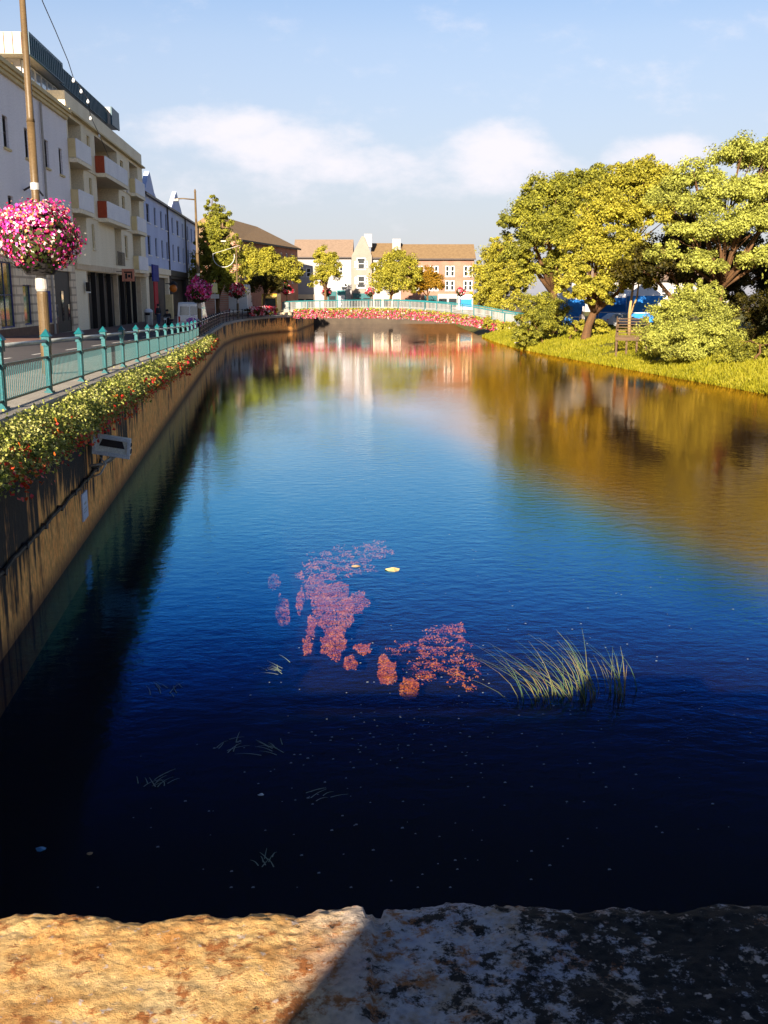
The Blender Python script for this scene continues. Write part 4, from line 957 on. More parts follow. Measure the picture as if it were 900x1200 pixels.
# ------------------------------------------------------------------ people
def skin_part(name, pts, edges, rad, mat, parent, root=0):
    me = bpy.data.meshes.new(name); me.from_pydata([tuple(p) for p in pts], edges, []); me.materials.append(mat)
    o = bpy.data.objects.new(name, me); col.objects.link(o); o.parent = parent
    m_ = o.modifiers.new('skin', 'SKIN'); m_.use_smooth_shade = True
    sv = me.skin_vertices[0].data
    for i, r in enumerate(rad): sv[i].radius = (r, r) if not isinstance(r, tuple) else r; sv[i].use_root = (i == root)
    s = o.modifiers.new('sub', 'SUBSURF'); s.levels = 1; s.render_levels = 1
    return o
def person(label, loc, rotz, top, legs, hair=None, pose='stand'):
    t = thing('person', label, 'person', loc, rotz)
    if pose == 'stand':
        hip, ch, nk, hd = (0, 0, .95), (0, .0, 1.32), (0, .01, 1.50), (0, .02, 1.64)
        kL, kR, aL, aR = (-.10, .03, .50), (.11, -.02, .50), (-.11, -.02, .06), (.12, .05, .06); fL, fR = (-.12, .14, .03), (.13, .2, .03)
        eL, eR, hL, hR = (-.27, -.02, 1.12), (.27, 0, 1.12), (-.27, .06, .86), (.26, .10, .86)
    else:
        hip, ch, nk, hd = (0, 0, .82), (0, .12, 1.18), (0, .18, 1.36), (0, .22, 1.50)
        kL, kR, aL, aR = (-.22, .42, .74), (.22, .42, .74), (-.22, .30, .30), (.22, .30, .30); fL, fR = (-.22, .46, .27), (.22, .46, .27)
        eL, eR, hL, hR = (-.32, .30, 1.02), (.32, .30, 1.02), (-.30, .55, 1.0), (.30, .55, 1.0)
    sL, sR = (-.19, ch[1], ch[2]+.10), (.19, ch[1], ch[2]+.10)
    pts = [hip, ch, nk, hd, (hd[0], hd[1]+.01, hd[2]+.10), sL, eL, hL, sR, eR, hR, (-.09, hip[1], hip[2]-.06), kL, aL, fL, (.09, hip[1], hip[2]-.06), kR, aR, fR,
           (hL[0], hL[1]+.05, hL[2]-.09), (hR[0], hR[1]+.05, hR[2]-.09)]
    ed = [(0, 1), (1, 2), (2, 3), (3, 4), (1, 5), (5, 6), (6, 7), (1, 8), (8, 9), (9, 10), (0, 11), (11, 12), (12, 13), (13, 14), (0, 15), (15, 16), (16, 17), (17, 18), (7, 19), (10, 20)]
    rad = [.13, .13, .055, .095, .085, .055, .042, .03, .055, .042, .03, .085, .055, .04, .035, .085, .055, .04, .035, .03, .03]
    skin_part('body', pts, ed, rad, M['skin'], t)
    skin_part('jacket', [hip, ch, (nk[0], nk[1], nk[2]-.04), sL, eL, hL, sR, eR, hR], [(0, 1), (1, 2), (1, 3), (3, 4), (4, 5), (1, 6), (6, 7), (7, 8)], [.165, .165, .08, .085, .068, .055, .085, .068, .055], top, t)
    skin_part('trousers', [hip, pts[11], kL, aL, pts[15], kR, aR], [(0, 1), (1, 2), (2, 3), (0, 4), (4, 5), (5, 6)], [.15, .105, .08, .065, .105, .08, .065], legs, t)
    MB().lathe([(.02, -.02), (.105, .02), (.112, .09), (.08, .16), (.01, .19)], (hd[0], hd[1]-.02, hd[2]), 12).build('hair', hair or M['dark_cloth'], t, True)
    return t
# motorcycle and rider
ym = 84; pm = P(197, 378, ym); zg = Zx(ym, pm.x)
t = thing('motorcycle', 'dark motorcycle ridden along the street beside the white van', 'motorcycle', (pm.x, ym, zg), R(170))
wheel(t, 0, -.7, .32, .32, .14); wheel(t, 0, .72, .32, .32, .12)
bd = MB(); bd.prism([(-.75, .62), (-.3, .72), (.05, .78), (.2, 1.0), (.5, .95), (.62, .7), (.2, .38), (-.4, .36)], -.14, .14, 'x'); bd.build('body', M['black'], t, bevel=.04)
MB().prism([(-.72, .72), (-.02, .77), (-.05, .85), (-.72, .86)], -.15, .15, 'x').build('seat', M['dark_cloth'], t, bevel=.03)
fk = MB(); fk.tube([(-.08, .72, .32), (-.08, .5, 1.0)], .03); fk.tube([(.08, .72, .32), (.08, .5, 1.0)], .03); fk.tube([(-.36, .40, 1.06), (0, .5, 1.04), (.36, .40, 1.06)], .025); fk.build('fork', M['steel'], t)
MB().lathe([(.03, 0), (.12, .04), (.12, .1), (.03, .14)], (0, .66, .84)).build('headlight', M['white_frame'], t)
person('motorcycle rider in dark clothes leaning to the handlebars', (pm.x, ym+.2, zg+.0), R(170), M['dark_cloth'], M['dark_cloth'], pose='ride')
pp = P(186, 376, 90); person('person in dark clothes walking past the cream shop doorway', (pp.x, 90, Zx(90, pp.x)+.12), R(60), M['dark_cloth'], M['denim'])
# litter bin, traffic sign, purple planter pot
pb = P(161, 374, 88); t = thing('litter_bin', 'pale cylindrical litter bin on the pavement before the arcade', 'bin', (F(88)+1.6, 88, Zx(88, F(88)+1.6)+.12))
MB().lathe([(.30, 0), (.34, .05), (.36, 1.05), (.38, 1.1)], k=16).build('drum', M['steel'], t); MB().lathe([(.38, 1.1), (.36, 1.25), (.2, 1.36), (.02, 1.4)], k=16).build('lid', M['cream_panel'], t); MB().box(-.2, .2, -.385, -.30, .85, 1.03).build('slot', M['black'], t)
ps_ = P(256, 370, 112); t = thing('traffic_sign', 'yellow and white sign plates on a post under the conifer', 'sign', (ps_.x-.3, 112, Zr(112)))
MB().tube([(0, 0, 0), (0, 0, 4.6)], .045).build('post', M['steel'], t); MB().box(-.3, .3, -.08, -.05, 3.3, 4.3).build('plate', surf('pale yellow plate', (.75, .68, .32), (.66, .6, .28)), t); MB().box(-.45, .45, -.08, -.05, 2.7, 3.15).build('plate', M['steel'], t)
MB().lathe([(.03, 0), (.12, .05), (.12, .2), (.03, .26)], (0, -.05, 4.4), 10).build('beacon', M['amber'], t)
pz = P(226, 380, 74.2); t = thing('planter_pot', 'purple planter tub behind the end of the teal railing', 'planter', (rx(74)-.55, 74.3, Zr(74)+.12))
MB().lathe([(.32, 0), (.42, .7), (.45, .72), (.40, .74), (.38, .6)], k=14).build('tub', M['purple'], t)
r = np.random.default_rng(3); p = r.normal(size=(260, 3))*np.array([.26, .26, .2])+np.array([0, 0, .95]); leaf_mesh('blossoms', p, p*0+[0, -1, .5], .08, petalmat('violet petals', [(.3, .06, .5), (.4, .1, .55), (.2, .04, .4), (.5, .2, .5)]), t, 3)

# ------------------------------------------------------------------ footbridge
bp_ = [(-14.6, 151.0, 4.10), (-12.6, 149.6, 4.25), (-6.5, 145.6, 4.38), (0, 141.3, 4.44), (5.4, 137.7, 4.25), (10.2, 134.2, 3.80), (13.6, 131.4, 3.22), (15.8, 129.4, 2.85), (18.4, 127.0, 2.75)]
def spl(n=48):
    P4 = [Vector(p) for p in bp_]; out = []
    for i in range(len(P4)-1):
        p0 = P4[max(i-1, 0)]; p1_ = P4[i]; p2_ = P4[i+1]; p3_ = P4[min(i+2, len(P4)-1)]
        for j in range(6):
            u = j/6; out.append(.5*((2*p1_)+(-p0+p2_)*u+(2*p0-5*p1_+4*p2_-p3_)*u*u+(-p0+3*p1_-3*p2_+p3_)*u**3))
    out.append(P4[-1]); return out
sp = spl(); nrm = Vector((.55, .835, 0))
t = thing('footbridge', 'low arched footbridge with teal handrail across the river', 'bridge', sp[0]); o = sp[0]
dk = []
for p in sp:
    q = p-o; dk.append([q+Vector((0, 0, -1.5)), q+Vector((0, 0, -1.14)), q+nrm*3+Vector((0, 0, -1.14)), q+nrm*3+Vector((0, 0, -1.5)), q+Vector((0, 0, -1.5))])
loft('deck', dk, M['concrete'], t)
for off in (0, 3.0):
    MB().tube([p-o+nrm*off for p in sp], .06, 6).build('handrail', M['teal_light'], t)
    bars = MB()
    for i in range(len(sp)-1):
        for j in range(5):
            q = sp[i].lerp(sp[i+1], j/5)-o+nrm*(off+.03); bars.box(q.x-.025, q.x+.025, q.y-.02, q.y+.02, q.z-1.12, q.z-.08)
    bars.tube([p-o+nrm*(off+.03)-Vector((0, 0, .95)) for p in sp], .05, 4)
    bars.build('balusters', M['bridge_bar'], t)
    for i in range(0, len(sp), 4):
        q = sp[i]-o+nrm*(off-.03); MB().box(q.x-.07, q.x+.07, q.y-.07, q.y+.07, q.z-1.15, q.z+.03).build('post', M['teal_paint'], t)
for i, lab in ((3, 0), (44, 1)):
    q = sp[min(i, len(sp)-1)]-o; MB().box(q.x-1.4, q.x+.6, q.y-.2, q.y+4, -5.2, q.z-1.52).build('abutment', M['stone_clad'], t)
# flower boxes hung on the bridge's near side
nb = 0
for i in range(6, 42, 3):
    a_ = sp[i]; b_ = sp[i+3]; th = math.atan2(b_.y-a_.y, b_.x-a_.x); L = (b_.xy-a_.xy).length
    t = thing('flower_box', 'pink, red and white flower box hung along the footbridge', 'planter', (a_.x, a_.y-.1, a_.z-1.35), 0, 'flower boxes along the footbridge')
    t.rotation_euler = (0, -math.atan2(b_.z-a_.z, L), th)
    MB().box(.05, L-.05, -.35, -.05, -.3, .1).build('trough', M['trough'], t)
    r = np.random.default_rng(200+i); n_ = int(150*L)
    p = np.stack([r.random(n_)*L, -.25-.3*r.random(n_), -.95+1.25*r.random(n_)**.8], 1); leaf_mesh('foliage', p, p*0+[0, -1, .5], .12, LEAF_G, t, 300+i)
    n_ = int(105*L); hh = r.random(n_)*L
    top_ = np.array([.1+.55*mnoise.noise((x_*1.1+i, 0, 0)) for x_ in hh]); p = np.stack([hh, -.35-.35*r.random(n_), -1.05+(1.05+top_)*r.random(n_)], 1)
    leaf_mesh('blossoms', p, p*0+[0, -1, .35], .10, BRIDGEF, t, 400+i, ratio=.95)

# ------------------------------------------------------------------ trees
def T(*a, **k): return tree(*a, **k)
# left bank
bs = P(256, 372, 133); bs.z = 2.1
T('conifer_tree', 'tall shaggy conifer standing over the street behind the second lamp post', bs,
  [plobe(256, 332, 133, 28, 18), plobe(244, 312, 133, 20, 16), plobe(268, 310, 133, 21, 18), plobe(255, 300, 132, 22, 18), plobe(247, 283, 133, 17, 14), plobe(264, 280, 133, 16, 15), plobe(251, 265, 133, 15, 13), plobe(258, 258, 133, 12, 12), plobe(250, 247, 133, 10, 11), plobe(249, 235, 133, 6, 9)], 7000, .26, LEAF_G, .35, 31, cl=.26)
bs = P(318, 365, 158); bs.z = 2.15
T('broadleaf_tree', 'bright yellow green tree beside the red brick building', bs,
  [plobe(303, 312, 158, 19, 20), plobe(320, 318, 157, 18, 16), plobe(338, 322, 158, 15, 17), plobe(297, 325, 156, 12, 12), plobe(313, 300, 158, 12, 10)], 5200, .28, LEAF_Y, .3, 32)
bs = P(308, 365, 150); bs.z = 2.1
T('small_tree', 'dark rounded small tree above the yellow bus', bs, [plobe(306, 334, 150, 15, 12), plobe(322, 336, 150, 13, 11)], 1800, .26, LEAF_D, .2, 33)
bs = P(381, 355, 188); bs.z = 2.2
T('slim_tree', 'slim upright tree in front of the white house', bs, [plobe(377, 305, 188, 9, 14), plobe(384, 318, 188, 13, 16), plobe(392, 306, 188, 7, 11), plobe(374, 328, 188, 9, 12)], 2600, .30, LEAF_Y, .25, 34)
bs = P(455, 358, 186); bs.z = 2.2
T('broadleaf_tree', 'left of the two rounded trees before the far houses', bs, [plobe(450, 323, 186, 15, 18), plobe(468, 315, 186, 17, 19), plobe(481, 322, 186, 13, 16), plobe(462, 335, 185, 20, 13)], 4600, .30, LEAF_Y, .3, 35)
bs = P(502, 358, 189); bs.z = 2.2
T('small_tree', 'orange tinted small tree before the pink brick building', bs, [plobe(498, 328, 189, 14, 14), plobe(508, 332, 189, 11, 12), plobe(490, 338, 188, 10, 10)], 2400, .28, LEAF_R, .22, 36)
# right bank
bs = P(585, 372, 139); bs.z = bank_z(bs.x, 139)
T('willow_tree', 'soft rounded light green willow beyond the right end of the footbridge', bs,
  [plobe(582, 318, 139, 25, 32), plobe(600, 312, 139, 22, 30), plobe(572, 338, 138, 18, 22), plobe(592, 345, 138, 24, 20), plobe(588, 296, 139, 18, 18)], 8500, .24, LEAF_Y, .3, 41, cl=.22, low=-.9)
bs = P(649, 372, 104); bs.z = bank_z(bs.x, 104)
T('oak_tree', 'olive spreading tree left of the tallest group on the right bank', bs,
  [plobe(612, 265, 104, 25, 22), plobe(640, 238, 104, 30, 28), plobe(668, 228, 105, 26, 24), plobe(690, 215, 106, 24, 20), plobe(640, 280, 102, 30, 25), plobe(605, 300, 103, 18, 20), plobe(660, 315, 103, 24, 18), plobe(628, 320, 104, 20, 16), plobe(672, 268, 104, 24, 26)],
  13000, .26, LEAF_G, .5, 42, cl=.27)
bs = P(687, 385, 94); bs.z = bank_z(bs.x, 94)
T('lime_tree', 'golden green tree with a short dark trunk in the middle of the right bank', bs,
  [plobe(690, 300, 94, 30, 28), plobe(712, 262, 94, 30, 28), plobe(740, 222, 96, 32, 28), plobe(765, 212, 97, 26, 22), plobe(672, 332, 93, 18, 16), plobe(704, 336, 93, 24, 16), plobe(732, 300, 93, 28, 24), plobe(700, 235, 95, 22, 20), plobe(768, 252, 95, 26, 26), plobe(748, 330, 93, 20, 16), plobe(676, 350, 93, 13, 9), plobe(704, 352, 93, 14, 9), plobe(688, 342, 92, 16, 10)],
  16000, .24, LEAF_Y, .42, 43, cl=.27)
bs = P(738, 385, 91); bs.z = bank_z(bs.x, 91)
t = thing('bare_trunk', 'pale forked slender tree trunk behind the timber platform', 'tree', bs)
q = MB(); q.tube([(0, 0, -.3), (-.1, 0, 2), (.2, .1, 5)], [.16, .13, .09], 8); q.tube([(-.1, 0, 1.6), (.5, 0, 3.4), (.7, .2, 5.4)], [.1, .08, .05], 7); q.build('trunk', M['pale_bark'], t, True)
p, nn = clumps([(.2, .1, 5.8, 1.4, 1.4, 1.0)], 700, 77, .3); leaf_mesh('crown', p, nn, .2, LEAF_Y, t, 77)
bs = P(785, 385, 84); bs.z = bank_z(bs.x, 84)
T('dark_tree', 'shaded dark tree between the golden tree and the tallest pine', bs,
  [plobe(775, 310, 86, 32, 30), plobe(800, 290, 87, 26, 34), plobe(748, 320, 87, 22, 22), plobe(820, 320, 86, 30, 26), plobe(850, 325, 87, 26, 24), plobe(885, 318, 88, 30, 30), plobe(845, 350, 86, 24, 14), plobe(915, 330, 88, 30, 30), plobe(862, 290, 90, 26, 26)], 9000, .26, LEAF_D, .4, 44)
bs = P(838, 395, 77); bs.z = bank_z(bs.x, 77)
pine = [plobe(868, 185, 77, 32, 20), plobe(895, 190, 77, 26, 24), plobe(850, 230, 76, 26, 20), plobe(885, 228, 76, 30, 22), plobe(820, 245, 77, 26, 18), plobe(800, 275, 76, 22, 16), plobe(838, 272, 75, 28, 18), plobe(875, 268, 75, 30, 20), plobe(905, 255, 76, 26, 26),
        plobe(812, 215, 78, 26, 20), plobe(780, 300, 76, 20, 12), plobe(825, 312, 75, 26, 14), plobe(893, 305, 75, 26, 18), plobe(925, 220, 77, 34, 40), plobe(945, 290, 77, 40, 36), plobe(785, 235, 79, 22, 18)]
T('pine_tree', 'tallest tree with cloud like pale tufts at the right edge', bs, pine, 21000, .19, LEAF_O, .30, 45, bark=M['bark'], cl=.36, per=90, low=-.15)
bs = P(985, 420, 60); bs.z = bank_z(bs.x, 60)
T('pine_tree', 'tree mostly beyond the right edge leaning over the bank', bs, [plobe(985, 300, 60, 55, 55), plobe(1030, 240, 62, 60, 50), plobe(960, 345, 60, 34, 30), plobe(1040, 330, 60, 60, 50)], 9000, .22, LEAF_O, .4, 46)
# bushes
def bush(label, base, lobes, n, leaf, mat, seed, cl=.25):
    return tree('bush', label, base, lobes, n, leaf, mat, .08, seed, cat='bush', trunk='stems', cl=cl, low=-.9)
bs = P(636, 392, 99); bs.z = bank_z(bs.x, 99)
bush('rounded speckled bush at the water edge near the footbridge', bs, [plobe(625, 380, 99, 22, 20), plobe(645, 370, 100, 22, 20), plobe(632, 358, 100, 18, 16), plobe(615, 392, 98, 14, 12)], 4200, .17, LEAF_G, 51)
bs = P(790, 405, 72); bs.z = bank_z(bs.x, 72)
bush('large pale shrub on the bank beside the timber platform', bs, [plobe(780, 385, 71, 27, 28), plobe(808, 372, 72, 34, 32), plobe(835, 390, 70, 30, 28), plobe(800, 402, 69, 36, 18), plobe(820, 350, 73, 24, 18)], 9000, .14, LEAF_O, 52)
bs = P(880, 400, 72); bs.z = bank_z(bs.x, 72)
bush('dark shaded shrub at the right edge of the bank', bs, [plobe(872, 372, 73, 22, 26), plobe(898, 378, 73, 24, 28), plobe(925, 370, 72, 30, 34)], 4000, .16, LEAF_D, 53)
bs = P(885, 425, 64); bs.z = bank_z(bs.x, 64)
bush('bright low shrub in front of the dark shrub at the right edge', bs, [plobe(865, 415, 65, 24, 16), plobe(895, 412, 65, 24, 18), plobe(930, 410, 64, 30, 24)], 4200, .13, LEAF_G, 54)
bs = P(668, 392, 96); bs.z = bank_z(bs.x, 96)
bush('low golden shrub between the market stalls and the water', bs, [plobe(676, 384, 96, 12, 8), plobe(700, 384, 95, 12, 8)], 900, .15, LEAF_Y, 55)
bs = P(566, 372, 133); bs.z = .6
bush('low bright shrub beneath the footbridge right end', (bs.x+1.0, 131, bank_z(bs.x+1.0, 131)), [plobe(575, 380, 131, 10, 7), plobe(592, 384, 128, 12, 8)], 900, .18, LEAF_Y, 56)

# ------------------------------------------------------------------ right bank things
t = thing('timber_platform', 'weathered slatted timber platform on posts on the grassy bank', 'platform', P(740, 400, 78), R(-14))
k_ = 78*.978/1200
sl_ = MB()
for i in range(7): sl_.box(-1.15, 1.15, -.1+i*.36, .2+i*.36, .38+i*.20, .44+i*.20)
sl_.build('deck_boards', M['wood'], t)
fr_ = MB(); fr_.box(-1.2, 1.2, -.2, -.08, .05, .36); fr_.beam((-1.17, -.1, .3), (-1.17, 2.4, 1.7), .08, .2); fr_.beam((1.17, -.1, .3), (1.17, 2.4, 1.7), .08, .2); fr_.build('frame', M['wood'], t)
for x_ in (-1.1, -.35, .4, 1.1): MB().box(x_-.07, x_+.07, -.05, .1, -1.2, .05).build('post', M['wood'], t)
for x_ in (-1.1, 1.1): MB().box(x_-.07, x_+.07, 2.2, 2.36, -1.0, 1.55).build('post', M['wood'], t)
t = thing('drain_outfall', 'small dark drain outfall at the foot of the speckled bush', 'outfall', G(611, 407, .0), R(-25))
MB().box(-.6, .6, -.1, .8, -.4, .42).build('headwall', M['black'], t, bevel=.04); MB().box(-.7, .7, -.16, .85, .422, .5).build('slab', M['concrete'], t)
def stall(label, px, Y, w, hgt, py=368, tent=True):
    b_ = P(px, py, Y); z = bank_z(b_.x, Y); t = thing('market_stall', label, 'stall', (b_.x, Y, z), R(-6))
    for sx_ in (-1, 1):
        for sy_ in (0, 2.6): MB().box(sx_*w/2-.04, sx_*w/2+.04, sy_-.04, sy_+.04, 0, hgt).build('pole', M['steel'], t)
    MB().box(-w/2, w/2, -.06, -.045, .05, 1.0).build('counter_cloth', M['stall_blue'], t); MB().box(-w/2, w/2, -.1, .7, 1.0, 1.06).build('counter', M['white_frame'], t)
    MB().box(-w/2, w/2, 2.5, 2.54, 0, hgt).build('back_sheet', M['stall_blue'], t); MB().box(-w/2-.1, w/2+.1, -.12, -.1, hgt-.7, hgt+.05).build('valance', M['stall_blue'], t)
    c_ = MB(); e = .15; c_.add([(-w/2-e, -e, hgt+.05), (w/2+e, -e, hgt+.05), (w/2+e, 2.6+e, hgt+.05), (-w/2-e, 2.6+e, hgt+.05), (0, 1.3, hgt+1.5)], [(0, 1, 4), (1, 2, 4), (2, 3, 4), (3, 0, 4), (0, 3, 2, 1)])
    c_.build('canopy', M['canvas'], t)
    return t
stall('blue market stall with a white peaked canopy left of the golden tree trunk', 667, 115, 3.2, 2.9)
stall('long blue market stall glimpsed through the tree trunks', 726, 118, 4.6, 2.6)
stall('blue market stall with a white canopy behind the pale forked trunk', 756, 113, 3.4, 2.8)
CARP = [(0, .35), (-.05, .75), (.15, 1.0), (.75, 1.42), (2.3, 1.45), (3.1, 1.0), (4.0, .88), (4.15, .6), (4.1, .3)]
pc = P(708, 376, 106); vehicle('parked_car', 'silver car parked in front of the blue market stalls', 'car', (pc.x, 106, bank_z(pc.x, 106)), R(-72), CARP, 1.7, M['silver'], [(.75, 1.5, 1.02, 1.36), (1.6, 2.4, 1.02, 1.36)], (.8, 3.3),
        {'window': [(-.6, .6, 1.02, 1.36, .2, .5)], 'lamp': (.72, .7, .9, .0), 'bump': -.03})
pp = P(682, 372, 108); person('person in pale clothes standing beside the blue stalls', (pp.x, 108, bank_z(pp.x, 108)), R(140), M['pale_cloth'], M['denim'])
pp = P(612, 372, 124); person('person in a red top walking off the right end of the footbridge', (pp.x, 124, bank_z(pp.x, 124)), R(-100), M['red_banner'], M['dark_cloth'])
pp = P(618, 372, 121); t = thing('sign_post', 'thin dark post at the right end of the footbridge', 'post', (pp.x, 121, bank_z(pp.x, 121))); MB().tube([(0, 0, 0), (0, 0, 3.6)], .05).build('shaft', M['dark_frame'], t); MB().lathe([(.05, 0), (.11, .06), (.02, .2)], (0, 0, 3.6)).build('cap', M['dark_frame'], t)

# ------------------------------------------------------------------ things in the water
def reed_tuft(name, label, base, n, h, lean, spread, seed, mat, w=.012):
    t = thing(name, label, 'water plant', base); r = random.Random(seed); mb_ = MB()
    for _ in range(n):
        bx, by = r.gauss(0, spread), r.gauss(0, spread*.6); hh = h*r.uniform(.5, 1.1); lx = lean[0]*r.uniform(.4, 1.4)+r.gauss(0, .08); ly = lean[1]*r.uniform(.4, 1.4)
        k = len(mb_.v); S = 5; ww = w*r.uniform(.6, 1.3)
        for i in range(S+1):
            q = i/S; p = Vector((bx+lx*q*q, by+ly*q*q, hh*(q-.18*q*q))); wd = ww*(1-q*.85)
            mb_.v += [(p.x-wd, p.y+wd*.3, p.z), (p.x+wd, p.y-wd*.3, p.z)]
        for i in range(S): mb_.f.append((k+2*i, k+2*i+1, k+2*i+3, k+2*i+2))
    mb_.build('blades', mat, t)
    return t
reed_tuft('reed_clump', 'leftmost of the river grass clumps, dark green and leaning upstream', G(640, 826, -.1), 26, .95, (-.85, .3), .24, 61, REED, w=.007)
reed_tuft('reed_clump', 'middle and tallest river grass clump rising from the dark water', G(682, 822, -.1), 34, 1.05, (-.45, .2), .20, 62, REED, w=.007)
reed_tuft('reed_clump', 'rightmost upright river grass clump with brown tips', G(724, 820, -.1), 18, .85, (-.12, .1), .12, 63, REED, w=.007)
def weed(label, px, py, n, L, ang, seed):
    o = G(px, py, -.02); t = thing('river_weed', label, 'water plant', (o.x, o.y, .006)); r = random.Random(seed); mb_ = MB()
    for _ in range(n):
        a_ = ang+r.gauss(0, .35); p = Vector((r.gauss(0, L*.35), r.gauss(0, L*.35), 0)); l_ = L*r.uniform(.5, 1.2); k = len(mb_.v); cv = r.gauss(0, .4)
        for i in range(6):
            q = i/5; aa = a_+cv*q; wd = .006*(1-.7*q); d = Vector((math.cos(aa), math.sin(aa), 0)); 
            mb_.v += [tuple(p+Vector((-d.y*wd, d.x*wd, .012*math.sin(q*3)))), tuple(p+Vector((d.y*wd, -d.x*wd, .012*math.sin(q*3))))]; p = p+d*l_/5
        for i in range(5): mb_.f.append((k+2*i, k+2*i+1, k+2*i+3, k+2*i+2))
    mb_.build('strands', WEED, t)
weed('pale weed strands left of the painted sun patches', 325, 788, 10, .34, 2.3, 71)
weed('pale weed strands drifting in the black water near the left wall', 188, 812, 9, .35, 1.9, 72)
weed('pale weed strands in the middle of the dark shade', 322, 880, 10, .28, 2.5, 73)
weed('short weed strands near the parapet', 315, 1015, 9, .16, 1.6, 74)
weed('thin weed strands left of the white scrap', 180, 920, 12, .25, 1.2, 75)
weed('thin weed strands right of the white scrap', 370, 938, 6, .25, .8, 76)
weed('thin weed strands in the dark water above the blue litter', 265, 880, 7, .3, 1.0, 77)
# sunlit riverbed patches: the sunlight is put into red speckle shapes
SUNPATCH = leafmat('painted red sun patch', [(.20, .03, .003), (.50, .12, .006), (.70, .22, .012), (.80, .34, .03)], scale=3, transl=.1)
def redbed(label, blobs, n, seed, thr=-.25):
    r = np.random.default_rng(seed); zz = -.46; c0 = G(blobs[0][0], blobs[0][1], zz); t = thing('sun_patch', label, 'sun patch', (c0.x, c0.y, -.75)); Pp = []
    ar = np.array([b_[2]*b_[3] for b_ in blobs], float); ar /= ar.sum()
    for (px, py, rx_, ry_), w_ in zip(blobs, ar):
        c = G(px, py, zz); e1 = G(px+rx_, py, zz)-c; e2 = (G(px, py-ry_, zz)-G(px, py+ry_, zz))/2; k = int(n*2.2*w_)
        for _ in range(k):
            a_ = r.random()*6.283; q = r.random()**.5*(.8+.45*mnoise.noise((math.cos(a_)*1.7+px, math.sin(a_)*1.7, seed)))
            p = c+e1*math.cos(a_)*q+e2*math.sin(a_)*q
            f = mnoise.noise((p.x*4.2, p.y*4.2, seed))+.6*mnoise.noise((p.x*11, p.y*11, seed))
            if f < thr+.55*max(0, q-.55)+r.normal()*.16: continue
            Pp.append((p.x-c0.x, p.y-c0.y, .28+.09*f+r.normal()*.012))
    p = np.array(Pp); leaf_mesh('sun_speckle', p, np.tile([0, -.15, 1], (len(p), 1)), .019, SUNPATCH, t, seed, ratio=.5, jitter=.30)
redbed('large broken red painted sun patch under the surface in mid river', [(392, 712, 34, 34), (372, 690, 16, 18), (420, 705, 14, 14), (392, 752, 20, 20), (352, 705, 5, 20), (331, 715, 9, 22), (360, 755, 7, 14), (322, 682, 9, 9), (365, 735, 7, 12)], 9000, 81, thr=-.6)
redbed('round red painted sun patch right below the large one', [(410, 775, 9, 10), (425, 758, 11, 7)], 900, 82, thr=-.6)
redbed('orange red painted sun patch left of the speckled one', [(453, 786, 15, 18), (480, 806, 13, 12)], 2200, 83, thr=-.5)
redbed('speckled dark red painted sun patch left of the river grass', [(520, 760, 42, 28), (500, 785, 30, 20), (545, 790, 25, 25), (530, 740, 22, 12), (470, 760, 20, 12)], 3600, 84, thr=.12)
redbed('faint purple red painted sun patch behind the large one', [(400, 660, 50, 22), (440, 645, 25, 14), (370, 672, 30, 16)], 5200, 85, thr=.10)
def scrap(name, label, px, py, s, c, seed, cat='litter'):
    o = G(px, py, .012); r = random.Random(seed); mb_ = MB(); k = 9
    ring = [(s*math.cos(6.283*i/k)*r.uniform(.7, 1.2), s*.8*math.sin(6.283*i/k)*r.uniform(.7, 1.2), r.uniform(-.1, .1)*s) for i in range(k)]
    mb_.add([(0, 0, .25*s)]+ring+[(x*.9, y*.9, z-.12*s) for x, y, z in ring], [(0, i+1, (i+1) % k+1) for i in range(k)]+[(i+1, k+i+1, k+(i+1) % k+1, (i+1) % k+1) for i in range(k)])
    tag(mb_.build(name, surf(name+' surface', c, None, rough=.6), loc=o), label, cat)
scrap('floating_leaf', 'yellowish floating leaf on the blue water above the red sun patches', 461, 667, .16, (.55, .42, .2), 1, 'leaf')
scrap('floating_leaf', 'tiny brown floating leaf left of the yellowish one', 417, 663, .08, (.5, .3, .18), 2, 'leaf')
scrap('litter', 'scrap of blue litter in the black water at lower left', 48, 995, .055, (.08, .30, .55), 3)
scrap('litter', 'small white scrap floating in the dark water', 306, 931, .035, (.7, .68, .66), 4)
scrap('litter', 'tiny brown scrap right of the blue litter', 105, 1000, .03, (.5, .3, .15), 5)
# foam flecks: uncountable specks
r = np.random.default_rng(8); pts_ = []
for px, py, sx_, sy_, n_ in ((420, 880, 60, 60, 90), (520, 850, 90, 30, 60), (760, 830, 120, 60, 40), (200, 960, 150, 60, 30), (650, 950, 150, 60, 40), (640, 700, 200, 60, 50)):
    for _ in range(n_):
        q = G(px+r.normal()*sx_, min(1040, py+r.normal()*sy_), .01); pts_.append(q)
fm = MB()
for q in pts_:
    s = .006+.012*r.random(); a_ = r.random()*6.28; fm.add([(q.x-s, q.y-s*.6, .011), (q.x+s, q.y-s*.4, .011), (q.x+s*.5, q.y+s, .013), (q.x-s*.7, q.y+s*.6, .013)], [(0, 1, 2, 3)])
tag(fm.build('foam', M['bridge_bar']), kind='stuff')

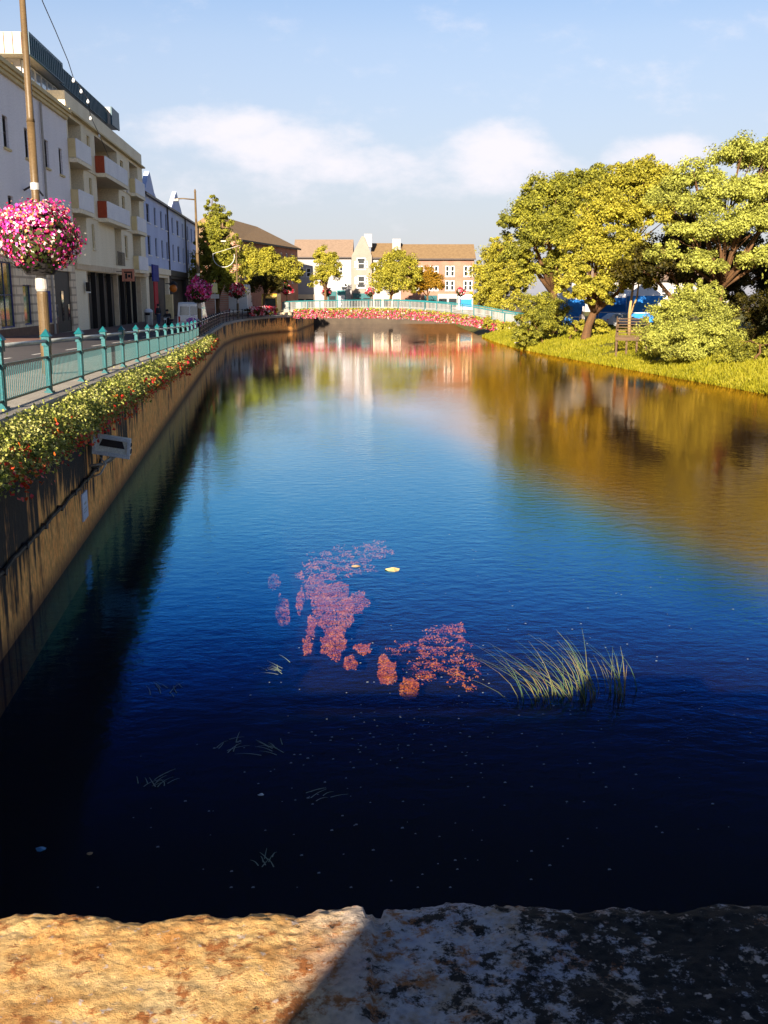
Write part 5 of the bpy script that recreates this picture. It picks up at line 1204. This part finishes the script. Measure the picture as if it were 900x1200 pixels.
# ------------------------------------------------------------------ light and sky
SUN_EL, SUN_AZ = R(20.7), R(12)          # light travels forward and a little to the right
sd = bpy.data.lights.new('sun', 'SUN'); so = bpy.data.objects.new('sun', sd); col.objects.link(so)
sd.energy = 5.0; sd.angle = R(.5); sd.color = (1, .86, .66)
dirv = Vector((math.sin(SUN_AZ)*math.cos(SUN_EL), math.cos(SUN_AZ)*math.cos(SUN_EL), -math.sin(SUN_EL)))
so.rotation_euler = dirv.to_track_quat('-Z', 'Y').to_euler(); so.location = (-10, -30, 40)
w = bpy.data.worlds.new('World'); C.scene.world = w; w.use_nodes = True
n = w.node_tree.nodes; l = w.node_tree.links; bg = n['Background']
sky = n.new('ShaderNodeTexSky'); sky.sky_type = 'NISHITA'; sky.sun_disc = False; sky.sun_elevation = SUN_EL
sky.sun_rotation = math.atan2(-dirv.x, -dirv.y); sky.air_density = 1.0; sky.dust_density = .6; sky.ozone_density = 2.0
tc = n.new('ShaderNodeTexCoord'); sp_ = n.new('ShaderNodeSeparateXYZ'); l.new(tc.outputs['Generated'], sp_.inputs[0])
def mth(op, a, b=None, clamp=False):
    x = n.new('ShaderNodeMath'); x.operation = op; x.use_clamp = clamp
    for i, v in enumerate((a, b)):
        if v is None: continue
        if isinstance(v, (int, float)): x.inputs[i].default_value = v
        else: l.new(v, x.inputs[i])
    return x.outputs[0]
yp_ = mth('MAXIMUM', sp_.outputs['Y'], .05); uu = mth('DIVIDE', sp_.outputs['X'], yp_); vv = mth('DIVIDE', sp_.outputs['Z'], yp_)
cl = None
for (px, py, rx_, ry_, am) in [(255, 152, 95, 20, .9), (330, 172, 95, 24, 1), (410, 193, 70, 20, .9), (582, 185, 72, 32, 1), (640, 200, 60, 18, .6), (775, 185, 72, 20, .95), (480, 210, 130, 20, .55), (880, 190, 70, 18, .6), (300, 215, 150, 24, .35)]:
    a, b_, c = ray(px, py); u0, v0 = a/b_, c/b_; ru = rx_/1200*1.35; rv = ry_/1200*1.5
    du = mth('DIVIDE', mth('SUBTRACT', uu, u0), ru); dv = mth('DIVIDE', mth('SUBTRACT', vv, v0), rv)
    e = mth('MULTIPLY', mth('SUBTRACT', 1, mth('ADD', mth('MULTIPLY', du, du), mth('MULTIPLY', dv, dv)), True), am)
    cl = e if cl is None else mth('MAXIMUM', cl, e)
cx = n.new('ShaderNodeCombineXYZ'); l.new(uu, cx.inputs[0]); l.new(mth('MULTIPLY', vv, 1.8), cx.inputs[1])
nz = n.new('ShaderNodeTexNoise'); nz.inputs['Scale'].default_value = 13; nz.inputs['Detail'].default_value = 9; nz.inputs['Roughness'].default_value = .6; l.new(cx.outputs[0], nz.inputs['Vector'])
mk_ = mth('ADD', cl, mth('MULTIPLY', mth('SUBTRACT', nz.outputs['Fac'], .5), 2.3))
mr = n.new('ShaderNodeMapRange'); mr.interpolation_type = 'SMOOTHSTEP'; mr.inputs[1].default_value = .02; mr.inputs[2].default_value = 1.15; mr.inputs[4].default_value = 1.0; l.new(mk_, mr.inputs[0])
fac = mth('MULTIPLY', mr.outputs[0], mth('GREATER_THAN', sp_.outputs['Y'], .05))
SKY_TINT = (1, 1, 1); HAZE = (3.05, 3.12, 3.75)
hzf = n.new('ShaderNodeMapRange'); hzf.interpolation_type = 'SMOOTHSTEP'; hzf.inputs[1].default_value = .42; hzf.inputs[2].default_value = -.02; hzf.inputs[3].default_value = 0; hzf.inputs[4].default_value = .8; l.new(sp_.outputs['Z'], hzf.inputs[0])
hz = n.new('ShaderNodeMixRGB'); l.new(hzf.outputs[0], hz.inputs[0]); l.new(sky.outputs[0], hz.inputs[1]); hz.inputs[2].default_value = (HAZE[0], HAZE[1], HAZE[2], 1)
tint = n.new('ShaderNodeMixRGB'); tint.blend_type = 'MULTIPLY'; tint.inputs[0].default_value = 1; tint.inputs[2].default_value = (*SKY_TINT, 1); l.new(hz.outputs[0], tint.inputs[1])
zr_ = ramp(n, [(.22, (.95, .90, .90)), (.36, (.56, .72, .88)), (.52, (.32, .44, .60)), (.75, (.2, .28, .4))]); l.new(sp_.outputs['Z'], zr_.inputs[0]); l.new(zr_.outputs[0], tint.inputs[2])
mx = n.new('ShaderNodeMixRGB'); l.new(fac, mx.inputs[0]); l.new(tint.outputs[0], mx.inputs[1]); mx.inputs[2].default_value = (5.2, 5.05, 5.4, 1)
l.new(mx.outputs[0], bg.inputs['Color']); bg.inputs['Strength'].default_value = .058

vs = C.scene.view_settings; vs.view_transform = 'Standard'; vs.look = 'None'; vs.exposure = 1.7; vs.gamma = 1; vs.use_curve_mapping = False
cy = C.scene.cycles
cy.max_bounces = 6; cy.diffuse_bounces = 2; cy.glossy_bounces = 3; cy.transmission_bounces = 3; cy.transparent_max_bounces = 8
